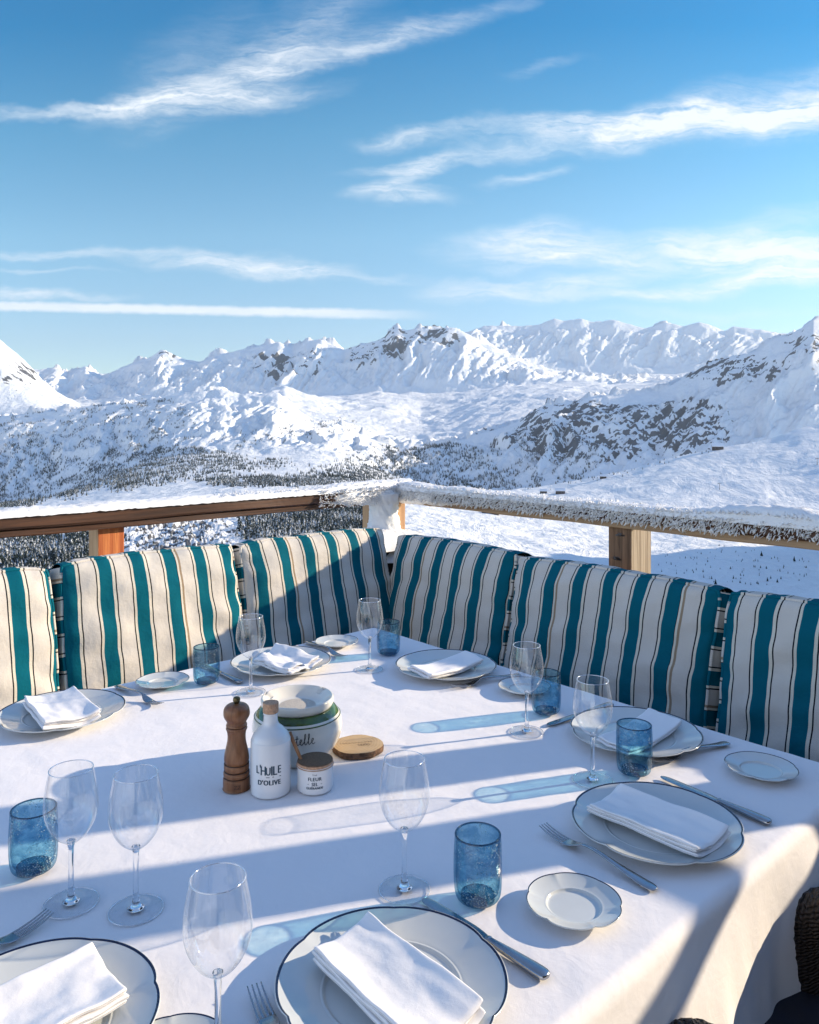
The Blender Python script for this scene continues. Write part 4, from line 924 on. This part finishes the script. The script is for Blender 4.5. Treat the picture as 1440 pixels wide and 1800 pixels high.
napkin([(42, 1232), (130, 1213), (178, 1256), (78, 1277)], 'thick folded white napkin on the plate at the left edge', 1, 0.25, 0.0085, 3)
napkin([(446, 1163), (486, 1136), (563, 1160), (508, 1181)], 'loosely crumpled white napkin on the back left plate', 2, 0.9, 0.008, 3)
napkin([(718, 1174), (816, 1147), (849, 1162), (756, 1190)], 'long narrow folded napkin on the plate near the far corner', 3, 0.12, 0.010, 2)
napkin([(1050, 1296), (1140, 1246), (1199, 1269), (1106, 1322)], 'white napkin half hidden behind a wine glass on the right edge plate', 4, 0.1, 0.007, 2)
napkin([(1089, 1385), (1034, 1420), (1226, 1500), (1282, 1459)], 'long white napkin lying half shaded across the front right plate', 5, 0.08, 0.0075, 3)
napkin([(646, 1614), (550, 1678), (742, 1868), (851, 1772)], 'broad folded napkin in full sun on the bottom centre plate', 6, 0.05, 0.008, 3)
napkin([(166, 1670), (228, 1752), (20, 1868), (-60, 1775)], 'folded napkin on the plate in the bottom left corner', 7, 0.10, 0.008, 3)

# ------------------------------------------------------------------ wine glasses
GH = 0.209
bowl_prof = smoothprof([(.0042, .0935), (.012, .0975), (.024, .108), (.034, .124), (.0395, .142), (.0402, .156), (.0385, .175), (.0352, .193), (.0322, .2085)], 8)
stem_prof = smoothprof([(0, .0030), (.0125, .0034), (.0075, .0075), (.0056, .013), (.0042, .030), (.0037, .055), (.0040, .078), (.0050, .090), (.0062, .0955), (.0058, .0985), (0, .1000)], 5)
foot_prof = smoothprof([(.0120, .0042), (.022, .0026), (.034, .0016), (.0395, .0013), (.0403, .0009), (.0395, .0004), (.02, .0003), (.001, .0003)], 4)
def wine_glass():
    root = thing('wine_glass', 'x', 'wine glass', (0, 0, 0), 0, 'empty wine glasses on the table'); kids = []
    v, f = lathe(bowl_prof, 64); kids.append(mesh('bowl', v, f, M['glass'], root))
    ring = [(.0322 * math.cos(a), .0322 * math.sin(a), .2088) for a in np.linspace(0, 2 * math.pi, 64, endpoint=False)]
    v, f = tube(ring, 0.0008, 8, True); kids.append(mesh('rim', v, f, M['glassrim'], root))
    v, f = lathe(stem_prof, 32); kids.append(mesh('stem', v, f, M['glassstem'], root))
    v, f = lathe(foot_prof, 64); kids.append(mesh('foot', v, f, M['glassfoot'], root))
    ring = [(.0400 * math.cos(a), .0400 * math.sin(a), .0010) for a in np.linspace(0, 2 * math.pi, 64, endpoint=False)]
    v, f = tube(ring, 0.0008, 6, True); kids.append(mesh('foot_edge_highlight', v, f, M['glassrim'], root))  # pale ring added as the bright highlight along the foot
    return root, kids
wg, wk = wine_glass()
GL = [(125, 1590, 'wine glass at left overlapping a blue tumbler, left one of a pair'), (239, 1602, 'wine glass at left standing clear of the tumbler, right one of a pair'), (383, 1857, 'largest nearest wine glass at the bottom, its foot below the picture'),
      (711, 1566, 'wine glass between the salt jar and the big centre plate'), (1042, 1373, 'wine glass at right standing left of the blue tumbler by the shaded plate'), (926, 1288, 'wine glass in front of a blue tumbler and a bread plate on the right'),
      (650, 1178, 'farthest wine glass, near the corner of the bench'), (441, 1218, 'wine glass behind the pepper mill in front of the crumpled napkin')]
for i, (x, y, lab) in enumerate(GL):
    p = at(x, y); p.z = TZ + 0.0018
    if i == 0: wg.location = p; wg['label'] = lab
    else: copy_thing(wg, wk, p, 0.7 * i, lab)
# ------------------------------------------------------------------ tumblers
wall_o = smoothprof([(.0265, .0030), (.0315, .0060), (.0352, .0130), (.0372, .030), (.0378, .055), (.0374, .080), (.0362, .1035)], 6)
wall_i = smoothprof([(.0335, .1035), (.0346, .080), (.0349, .055), (.0342, .032), (.0318, .0165), (.0260, .0115)], 6)
base_p = smoothprof([(.0, .0115), (.018, .0105), (.0260, .0115)], 3) + smoothprof([(.0265, .0030), (.020, .0008), (.010, .0022), (.0, .0030)], 3)
def tumbler():
    root = thing('water_tumbler', 'x', 'tumbler', (0, 0, 0), 0, 'blue bubbled glass tumblers'); kids = []
    def wob(r, z, a): return r * (1 + 0.008 * math.sin(2 * a + z * 40) + 0.005 * math.sin(3 * a - z * 60)), z
    mb = MB(); v, f = lathe(wall_o, 64, wob); mb.add(v, f); v, f = lathe(wall_i, 64, wob); mb.add(v, f); kids.append(mb.build('wall', M['blueglass'], root))
    rp = [(.03635 - .00145 + .00155 * math.cos(a), .1035 + .0016 * math.sin(a)) for a in np.linspace(-0.3, math.pi + 0.3, 9)]
    v, f = lathe(rp, 64, wob); kids.append(mesh('rim', v, f, M['bluerim'], root))
    v, f = lathe(base_p, 48, wob); kids.append(mesh('base', v, f, M['bluebase'], root)); return root, kids
tb, tk_ = tumbler()
TL = [(59, 1533, 'deep blue tumbler at the left edge overlapped by a wine glass'), (363, 1202, 'blue tumbler at the back left in front of the sunlit cushion'), (683, 1151, 'farthest blue tumbler, beside the wine glass near the bench corner'),
      (960, 1255, 'bright blue tumbler right behind a wine glass, casting a long blue shadow'), (1115, 1361, 'blue tumbler touching the view of the shaded front right plate'), (840, 1585, 'blue tumbler at front centre beside the knife')]
for i, (x, y, lab) in enumerate(TL):
    p = at(x, y); p.z = TZ + 0.002
    if i == 0: tb.location = p; tb['label'] = lab
    else: copy_thing(tb, tk_, p, 1.1 * i, lab)

# ------------------------------------------------------------------ cutlery (local +x from the handle end to the tip)
def loft(secs, n=12):
    """secs: (x, y half width, z half thickness, z centre)"""
    v = []; f = []
    for (x, hw, ht, zc) in secs:
        for k in range(n):
            a = 2 * math.pi * k / n; ca, sa = math.cos(a), math.sin(a)
            v.append((x, hw * math.copysign(abs(ca) ** 0.8, ca), zc + ht * math.copysign(abs(sa) ** 0.8, sa)))
    for i in range(len(secs) - 1):
        for k in range(n): f.append((i * n + k, (i + 1) * n + k, (i + 1) * n + (k + 1) % n, i * n + (k + 1) % n))
    f.append(tuple(range(n))); f.append(tuple((len(secs) - 1) * n + k for k in range(n - 1, -1, -1))); return v, f
def make_fork():
    root = thing('fork', 'x', 'fork', (0, 0, 0), 0, 'steel forks'); kids = []
    prof = smoothprof([(0, .004, .0008, .0045), (.003, .0085, .0015, .0046), (.012, .0110, .0018, .0050), (.03, .0105, .0019, .0058), (.07, .0068, .0019, .0100), (.11, .0044, .0020, .0150), (.135, .0036, .0021, .0160), (.150, .0040, .0020, .0140)], 4)
    v, f = loft(prof); kids.append(mesh('handle', v, f, M['steel'], root))
    mb = MB(); sh = smoothprof([(.147, .0040, .0019, .0145), (.158, .0080, .0014, .0105), (.168, .0112, .0012, .0072), (.178, .0120, .0011, .0052), (.186, .0122, .0011, .0046)], 4)
    v, f = loft(sh, 14); mb.add(v, f)
    for k in range(4):
        y = -0.0098 + k * 0.00653
        tp = smoothprof([(.184, .0021, .0010, .0046), (.200, .0018, .0010, .0050), (.222, .0015, .0009, .0080), (.240, .0009, .0006, .0125)], 3)
        v, f = loft(tp, 8); mb.add([(a, b + y * (1 - (a - .184) * 1.2), c) for a, b, c in v], f)
    kids.append(mb.build('head', M['steel'], root)); return root, kids
def make_knife():
    root = thing('knife', 'x', 'knife', (0, 0, 0), 0, 'steel table knives'); kids = []
    prof = smoothprof([(0, .004, .0022, .0055), (.003, .0088, .0042, .0055), (.012, .0108, .0052, .0056), (.04, .0098, .0052, .0056), (.08, .0072, .0045, .0056), (.100, .0058, .0040, .0056), (.104, .0070, .0046, .0056), (.108, .0060, .0036, .0056)], 4)
    v, f = loft(prof, 16); kids.append(mesh('handle', v, f, M['steel'], root))
    bl = smoothprof([(.106, .0050, .0016, .0056), (.115, .0085, .0012, .0052), (.14, .0098, .0010, .0046), (.20, .0102, .0009, .0042), (.225, .0095, .0008, .0042), (.236, .0065, .0007, .0042), (.241, .002, .0005, .0042)], 4)
    v, f = loft(bl, 12); v = [(a, b - 0.0025 * ss(a, .11, .14), c) for a, b, c in v]; kids.append(mesh('blade', v, f, M['steel'], root)); return root, kids
fk, fkk = make_fork(); kn, knk = make_knife(); used = {}
def lay(kind, hx, hy, tx, ty, label, z=0.0, tip=False):
    src, kids = (fk, fkk) if kind == 'fork' else (kn, knk)
    h = at(hx, hy, TZ + 0.005 + z); t_ = at(tx, ty, TZ + 0.008 + z); d = t_ - h; rz = math.atan2(d.y, d.x); loc = Vector((h.x, h.y, TZ + 0.0015 + z))
    if tip: d.z = 0; q = t_ - d.normalized() * 0.24; loc = Vector((q.x, q.y, TZ + 0.0015 + z))
    if kind not in used: used[kind] = 1; src.location = loc; src.rotation_euler = (0, 0, rz); src['label'] = label; return src
    return copy_thing(src, kids, loc, rz, label)
lay('fork', 1153, 1565, 955, 1455, 'fork lying in full view between the bread plate and the shaded front right plate')
lay('fork', -60, 1697, 88, 1608, 'fork at the left edge, dark tines reaching up over the corner plate', tip=True)
lay('fork', 520, 1905, 447, 1738, 'fork at the bottom left of the big centre plate, only its tines in view', tip=True)
lay('fork', 1281, 1306, 1188, 1329, 'fork with shining tines between the right edge plate and the half shaded bread plate')
lay('fork', 915, 1186, 822, 1203, 'fork tucked beside the plate with the long narrow napkin')
lay('fork', 205, 1206, 262, 1231, 'fork between the left edge plate and its bread plate')
lay('fork', 545, 1131, 607, 1156, 'fork beside the crumpled napkin plate, below the farthest bread plate', tip=True)
lay('knife', 963, 1720, 751, 1584, 'long knife in full view right of the bottom centre plate')
lay('knife', 1355, 1448, 1165, 1365, 'knife half hidden behind the shaded front right plate')
lay('knife', 1120, 1224, 964, 1273, 'knife whose end shows right of the bright blue tumbler', tip=True)
lay('knife', 424, 1200, 352, 1166, 'knife whose handle shows behind the back left blue tumbler')

# ------------------------------------------------------------------ lettering helpers
def text_flat(body, size, extrude=0.0, sx_=1.0, spacing=1.0):
    cu = bpy.data.curves.new('txt', 'FONT'); cu.body = body; cu.size = size; cu.align_x = 'CENTER'; cu.align_y = 'CENTER'; cu.space_character = spacing; cu.resolution_u = 4
    o = bpy.data.objects.new('txt', cu); C.objects.link(o); dg = bpy.context.evaluated_depsgraph_get(); me = bpy.data.meshes.new_from_object(o.evaluated_get(dg))
    bm = bmesh.new(); bm.from_mesh(me); bmesh.ops.triangulate(bm, faces=bm.faces[:])
    bm.verts.index_update(); v = [(q.co.x * sx_, q.co.y) for q in bm.verts]; f = [tuple(q.index for q in p.verts) for p in bm.faces]; bm.free()
    bpy.data.objects.remove(o); bpy.data.curves.remove(cu); bpy.data.meshes.remove(me); return v, f
def wrap(v, rad, z0, a0, rfun=None):
    out = []
    for x, y in v:
        r = (rad if rfun is None else rfun(z0 + y)) + 0.0006; a = a0 + x / rad; out.append((r * math.cos(a), r * math.sin(a), z0 + y))
    return out
def stroke(path, wdt):
    """ribbon along a drawn line, flat"""
    v = []; f = []; n = len(path)
    for i in range(n):
        a = path[max(i - 1, 0)]; b = path[min(i + 1, n - 1)]; dx, dy = b[0] - a[0], b[1] - a[1]; l = math.hypot(dx, dy) or 1; nx, ny = -dy / l * wdt / 2, dx / l * wdt / 2
        v += [(path[i][0] + nx, path[i][1] + ny), (path[i][0] - nx, path[i][1] - ny)]
    for i in range(n - 1): f.append((2 * i, 2 * i + 1, 2 * i + 3, 2 * i + 2))
    return v, f
def facing(p): return math.atan2(-p.y, -p.x)     # towards the camera

# ------------------------------------------------------------------ pepper mill
p = at(416, 1386); p.z = TZ + 0.002
pm = thing('pepper_mill', 'tall turned brown wooden pepper mill with a small dark metal knob', 'pepper mill', p)
prof = smoothprof([(0, 0), (.0262, 0), (.0272, .002), (.0272, .020), (.0262, .0225)], 3); v, f = lathe(prof, 40); base = mesh('base', v, f, M['mill'], pm)
prof = smoothprof([(.0262, .0225), (.0240, .0243), (.0240, .0255), (.0262, .0272), (.0264, .033), (.0250, .0352)], 3); v, f = lathe(prof, 40); mesh('ring', v, f, M['mill'], pm)
prof = smoothprof([(.0250, .0352), (.0236, .0368), (.0236, .0378), (.0252, .0395), (.0256, .046), (.0246, .050)], 3); v, f = lathe(prof, 40); mesh('ring', v, f, M['mill'], pm)
prof = smoothprof([(.0246, .050), (.0234, .0518), (.0236, .053), (.0252, .058), (.0246, .068), (.0218, .082), (.0190, .095), (.0182, .106), (.0192, .115), (.0212, .120), (.0216, .1225), (.0200, .125)], 4); v, f = lathe(prof, 40); mesh('body', v, f, M['mill'], pm)
for z in (.0236, .0362, .0508):
    rg = [(.0245 * math.cos(a), .0245 * math.sin(a), z) for a in np.linspace(0, 2 * math.pi, 40, endpoint=False)]; v, f = tube(rg, .0011, 6, True); mesh('groove', v, f, M['mill_groove'], pm)
prof = smoothprof([(.0200, .1262), (.0212, .1272), (.0206, .1305), (.0190, .1335), (.0215, .1385), (.0258, .1465), (.0266, .1545), (.0248, .1630), (.0190, .1690), (.0090, .1718), (0, .1722)], 4); v, f = lathe(prof, 40); mesh('head', v, f, M['mill'], pm)
prof = smoothprof([(.0035, .1712), (.0050, .173), (.0072, .1775), (.0070, .1825), (.0045, .1850), (0, .1855)], 4); v, f = lathe(prof, 24); mesh('knob', v, f, M['mill_knob'], pm)
v, f = text_flat('ZZ', .011); v = wrap(v, .0272, .011, facing(p) + 0.05); mesh('stamp', v, f, M['mill_groove'], base, False)

# ------------------------------------------------------------------ oil bottle
p = at(476, 1392); p.z = TZ + 0.002
ob = thing('oil_bottle', 'white enamel oil bottle with a cork and dark blue lettering', 'bottle', p)
bp = smoothprof([(0, .0005), (.034, .0005), (.0385, .002), (.0400, .006), (.0400, .030), (.0400, .098), (.0388, .108), (.0345, .118), (.0265, .127), (.0185, .134), (.0148, .141), (.0140, .150), (.0140, .1545), (.0150, .1565), (.0150, .1585), (.0125, .1595), (0, .1595)], 5)
v, f = lathe(bp, 56); bod = mesh('body', v, f, M['enamel'], ob)
v, f = lathe(smoothprof([(.0125, .158), (.0150, .1600), (.0157, .1612), (.0160, .174), (.0156, .1785), (.0140, .1795), (0, .1798)], 3), 32); mesh('cork', v, f, M['cork'], ob)
fa = facing(p)
# the word is drawn in tall capitals of uneven height
def bold(v): return v
rb = .0400
mb = MB()
LH = [("L", -.0222, .058, .022), ("'", -.0165, .060, .022), ("H", -.0108, .0565, .026), ("U", -.0016, .0555, .022), ("I", .0050, .0565, .026), ("L", .0104, .0565, .026), ("E", .0188, .058, .022)]
for ch, x, z, s in LH:
    for dx in (-.0006, 0, .0006):
        v, f = text_flat(ch, s, 0, 0.66); v = wrap([(a + x * 1.08 + dx, b) for a, b in v], rb, z, fa - 0.08); v = [(a * (1 + .002 * dx / .0006 * .2), b * (1 + .002 * dx / .0006 * .2), c) for a, b, c in v]; mb.add(v, f)
v, f = stroke([(-.006, 0), (.001, 0)], .0011); mb.add(wrap(v, rb, .0445, fa - 0.08), f); v, f = stroke([(.0065, 0), (.024, 0)], .0013); mb.add(wrap(v, rb, .0450, fa - 0.08), f)
mb.build('lettering', M['ink'], bod, False)
mb = MB()
for dx in (-.0007, 0, .0007):
    v, f = text_flat("D'OLIVE", .0138, 0, 0.86, 1.12); v = wrap([(a + dx, b) for a, b in v], rb, .0335, fa - 0.08); mb.add([(a * (1 + dx * .4), b * (1 + dx * .4), c) for a, b, c in v], f)
mb.build('lettering', M['ink'], bod, False)

# ------------------------------------------------------------------ salt jar
p = at(554, 1387); p.z = TZ + 0.002
sj = thing('salt_jar', 'small white salt jar with a cork lid and blue lettering', 'jar', p)
v, f = lathe(smoothprof([(0, .0005), (.030, .0005), (.0350, .002), (.0362, .006), (.0362, .020), (.0362, .050), (.0362, .0505), (.0345, .0508), (.0345, .046), (0, .045)], 4), 56); jb = mesh('body', v, f, M['enamel'], sj)
v, f = lathe(smoothprof([(0, .0495), (.0352, .0495), (.0362, .0512), (.0362, .0575)], 3), 48); mb = MB(); mb.add(v, f, 0); v, f = lathe([(.0362, .0575), (.0355, .0592), (.034, .0596), (0, .0596)], 48); mb.add(v, f, 1); mb.build('lid', [M['cork'], M['corkdark']], sj)
fa = facing(p) - 0.02
for txt, s, z, k, sp in (('FLEUR', .0098, .0332, 0.95, 1.1), ('SEL', .0098, .0232, 0.85, 1.05), ('GUÉRANDE', .0066, .0155, 0.95, 1.05), ('Tradi', .0045, .0420, 1.0, 1.0)):
    mb = MB()
    for dx in ((-.0003, 0, .0003) if s > .005 else (0,)):
        v, f = text_flat(txt, s, 0, k, sp); v = wrap([(a + dx, b) for a, b in v], .0362, z, fa); mb.add([(a * (1 + dx * .5), b * (1 + dx * .5), c) for a, b, c in v], f)
    if txt == 'SEL':
        for sg in (-1, 1):
            v, f = stroke([(sg * .0120, .0005), (sg * .0145, .0005)], .0009); mb.add(wrap(v, .0362, z, fa), f)
    mb.build('lettering', M['ink'], jb, False)
# wooden spoon standing in the jar
h0 = at(530, 1337, TZ + 0.058); h1 = at(508, 1283, TZ + 0.112); h0.y -= 0; 
h1 = Vector((h0.x - 0.026, h0.y + 0.010, TZ + 0.112)); d = (h1 - h0)
v, f = tube([h0 - d * 0.28, h0, h0 + d * 0.5, h1], [.0032, .0036, .0040, .0043], 10); o = mesh('wooden_spoon', [tuple(Vector(q) - h0) for q in v], f, M['spoon'], loc=h0); tag(o, 'thin wooden spoon handle leaning out of the white salt jar', 'spoon')

# ------------------------------------------------------------------ ashtray pot
p = at(523, 1333); p.z = TZ + 0.002
ap = thing('ashtray_pot', 'round cream pot with a green band, script lettering and an ashtray top', 'pot', p)
pot_p = smoothprof([(0, .001), (.052, .001), (.060, .003), (.072, .014), (.090, .036), (.0985, .062), (.0985, .078), (.094, .0925), (.088, .1010)], 6); v, f = lathe(pot_p, 72); pbody = mesh('body', v, f, M['cream'], ap)
def potr(z):
    zz = [q[1] for q in pot_p]; return float(np.interp(z, zz, [q[0] for q in pot_p]))
gb = smoothprof([(.0938, .0928), (.0886, .1008), (.0830, .1065), (.0765, .1095)], 4); v, f = lathe(gb, 72); mesh('green_band', v, f, M['green'], ap)
for r_, z_ in ((.0945, .0922),):
    rg = [(r_ * math.cos(a), r_ * math.sin(a), z_) for a in np.linspace(0, 2 * math.pi, 72, endpoint=False)]; v, f = tube(rg, .0013, 6, True); mesh('green_line', v, f, M['green'], ap)
def notch(r, z, a):
    k = 0
    for a0 in (fa + 0.15, fa + 2.3, fa + 4.35): 
        dlt = (a - a0 + math.pi) % (2 * math.pi) - math.pi; k += math.exp(-(dlt / 0.075) ** 2)
    if z > .120 and .058 < r < .0790: z = z - 0.0062 * k * ss(r, .050, .064)
    return r, z
lid_p = smoothprof([(.0740, .1085), (.0775, .1120), (.0800, .1180), (.0805, .1240), (.0795, .1275), (.0775, .1288), (.0750, .1284), (.0680, .1240), (.0600, .1180), (.0520, .1130), (.0440, .1105), (.0400, .1100)], 5)
v, f = lathe(lid_p, 96, notch); lid = mesh('ashtray_top', v, f, M['cream'], ap)
v, f = lathe([(.0405, .1101), (.03, .1108), (.015, .1112), (0, .1112)], 40); mesh('sand', v, f, M['sand'], lid)
# handwritten 'telle'
def bez(pts, n=10):
    return smoothprof(pts, n)
S_ = .0108
word = [bez([(-2.55, .2), (-2.25, .9), (-2.18, 1.75), (-2.25, .55), (-2.1, .05), (-1.8, .25), (-1.55, .62), (-1.38, .95), (-1.60, 1.05), (-1.72, .55), (-1.45, .02), (-1.1, .35), (-.78, 1.2), (-.70, 1.85), (-.88, 1.8), (-.92, .6), (-.75, .02), (-.45, .35), (-.12, 1.2), (-.04, 1.85), (-.22, 1.8), (-.26, .6), (-.1, .02), (.22, .3), (.5, .62), (.66, .95), (.45, 1.05), (.33, .55), (.6, .02), (.95, .22)], 7), bez([(-2.5, 1.15), (-2.2, 1.22), (-1.95, 1.25)], 4)]
mb = MB(); fa = facing(p)
for st_ in word:
    v, f = stroke([(x * S_ * 1.08 + .020, y * S_) for x, y in st_], .0014); mb.add(wrap(v, .094, .062, fa + 0.05, potr), f)
mb.build('lettering', M['ink_black'], pbody, False)

ap.scale = (1, 1, 1.06)
# ------------------------------------------------------------------ slice of wood
p = at(629, 1311, TZ + 0.012); p.z = TZ + 0.002
ws = thing('wood_slice', 'flat round slice of wood with bark edge beside the cream pot', 'coaster', p)
mb = MB(); n = 64; rr_ = [0.0575 * (1 + 0.07 * n1(math.cos(2 * math.pi * i / n) * 1.3, math.sin(2 * math.pi * i / n) * 1.3, 44) + 0.015 * n1(i * 0.5, 2, 45)) for i in range(n)]
def ringv(k, z, fz=0): return [(rr_[i] * k * math.cos(2 * math.pi * i / n), rr_[i] * k * 0.93 * math.sin(2 * math.pi * i / n), z) for i in range(n)]
def stack(rings):
    v = sum(rings, []); f = []
    for k in range(len(rings) - 1):
        for i in range(n): f.append((k * n + i, k * n + (i + 1) % n, (k + 1) * n + (i + 1) % n, (k + 1) * n + i))
    return v, f
v, f = stack([ringv(.965, .0), ringv(.99, .001), ringv(1, .005), ringv(1, .011), ringv(.985, .0142)]); mesh('bark', v, f, M['bark'], ws)
v, f = stack([ringv(.985, .0142), ringv(.955, .0146), ringv(.6, .0146), ringv(.02, .0146)]); f.append(tuple(3 * n + i for i in range(n))); wt = mesh('wood_top', v, f, M['slice'], ws)
mb = MB(); rz_ = R(12)
def onface(v): return [(x * math.cos(rz_) - y * math.sin(rz_), x * math.sin(rz_) + y * math.cos(rz_), .0151) for x, y in v]
wsr = random.Random(8); path = []
for i in range(46): path.append((-.040 + i * .00165, .006 + .0022 * math.sin(i * 1.9) * wsr.uniform(.3, 1.3)))
v, f = stroke(path, .0010); mb.add(onface(v), f)
for k in range(4):
    v, f = stroke([(.004 + k * .006 + .004 * math.cos(a), -.008 + .006 * math.sin(a) * wsr.uniform(.6, 1)) for a in np.linspace(0, 6.28, 14)], .0009); mb.add(onface(v), f)
mb.build('burnt_mark', M['burn'], wt, False)

# ------------------------------------------------------------------ rattan armchair at the front right
ch = thing('rattan_armchair', 'dark rattan armchair with a navy seat pushed under the front right of the cloth', 'armchair', tab(0.58, 1.98, 0), RZU)
# local x = U (right), local -y = V (away from the table); the front of the chair is at +y
def weave(path, rad, name, strands=26, sq=1.0):
    path = [Vector(q) for q in path]; pp = smoothprof([tuple(q) for q in path], 14); n = 26; v = []; f = []
    rads = [rad * (1 + 0.02 * math.sin(i * 2.6)) for i in range(len(pp))]
    v, f = tube(pp, rads, n, False, True, sq)
    vv = []
    cnt = len(pp)
    for i in range(cnt):
        c = Vector(pp[i])
        for k in range(n):
            q = Vector(v[i * n + k]); q = c + (q - c) * (1 + 0.035 * math.sin(k * 2 * math.pi * 8 / n + i * 1.6)); vv.append(tuple(q))
    return mesh(name, vv, f, M['wicker'], ch)
for sg in (-1, 1):
    x = sg * 0.235
    weave([(x, 0.27, 0.10), (x, 0.31, 0.38), (x, 0.335, 0.53), (x, 0.31, 0.610), (x, 0.2, 0.632), (x, -0.1, 0.645), (x * 0.98, -0.26, 0.68)], 0.052, 'arm')
    v, f = tube([(x, 0.34, 0.0), (x, 0.34, 0.12)], 0.022, 10); mesh('leg', v, f, M['wicker'], ch)
    v, f = tube([(x * .95, -0.26, 0.0), (x * .95, -0.26, 0.35)], 0.022, 10); mesh('leg', v, f, M['wicker'], ch)
v, f = box(0, 0.04, 0.455, 0.43, 0.64, 0.10, 0.035, 4); mesh('seat_cushion', v, f, M['navy'], ch)
v, f = box(0, 0.03, 0.36, 0.44, 0.60, 0.06, 0.02, 3); mesh('seat', v, f, M['wicker'], ch)
weave([(-0.225, -0.24, 0.42), (-0.24, -0.30, 0.62), (-0.20, -0.33, 0.78), (0, -0.345, 0.82), (0.20, -0.33, 0.78), (0.24, -0.30, 0.62), (0.225, -0.24, 0.42)], 0.035, 'back_frame')
v = []; NB = 14
for i in range(NB):
    for j in range(NB):
        s = -1 + 2 * i / (NB - 1); q = j / (NB - 1); v.append((s * 0.215, -0.27 - 0.06 * q - 0.03 * (1 - s * s), 0.42 + 0.38 * q))
mesh('backrest', v + [(x, y - 0.02, z) for x, y, z in v], gridf(NB, NB) + gridf(NB, NB, NB * NB, True), M['wicker'], ch)

# ------------------------------------------------------------------ unseen chalet walls, added to block skylight from drape and cutlery
cw = thing('chalet_blocker', 'unseen dark timber wall added to block skylight behind the terrace on the right', 'chalet_blocker', (3.6, -1.9, 0), 0)
for i in range(17):
    v, f = box(0, 0, 0.11 + i * 0.22, 6.6, 0.16, 0.215, 0.02); mesh('log', v, f, M['rail_dark'], cw, False)
for i in range(15):
    v, f = box(0.55, 1.85, 0.11 + i * 0.22, 0.16, 3.5, 0.215, 0.02); mesh('log', v, f, M['rail_dark'], cw, False)
v, f = box(0, 0.45, 3.86, 7.4, 1.5, 0.12, 0.02); mesh('roof', v, f, M['frost'], cw, False)
for x in (-2.0, 0.4, 2.4):
    v, f = box(x, 0.09, 1.5, 1.0, 0.06, 1.2, 0.01); w_ = mesh('window', v, f, M['board'], cw, False)
    v, f = box(x, 0.115, 1.5, 0.86, 0.03, 1.06, 0.004); mesh('pane', v, f, M['navy'], w_, False)
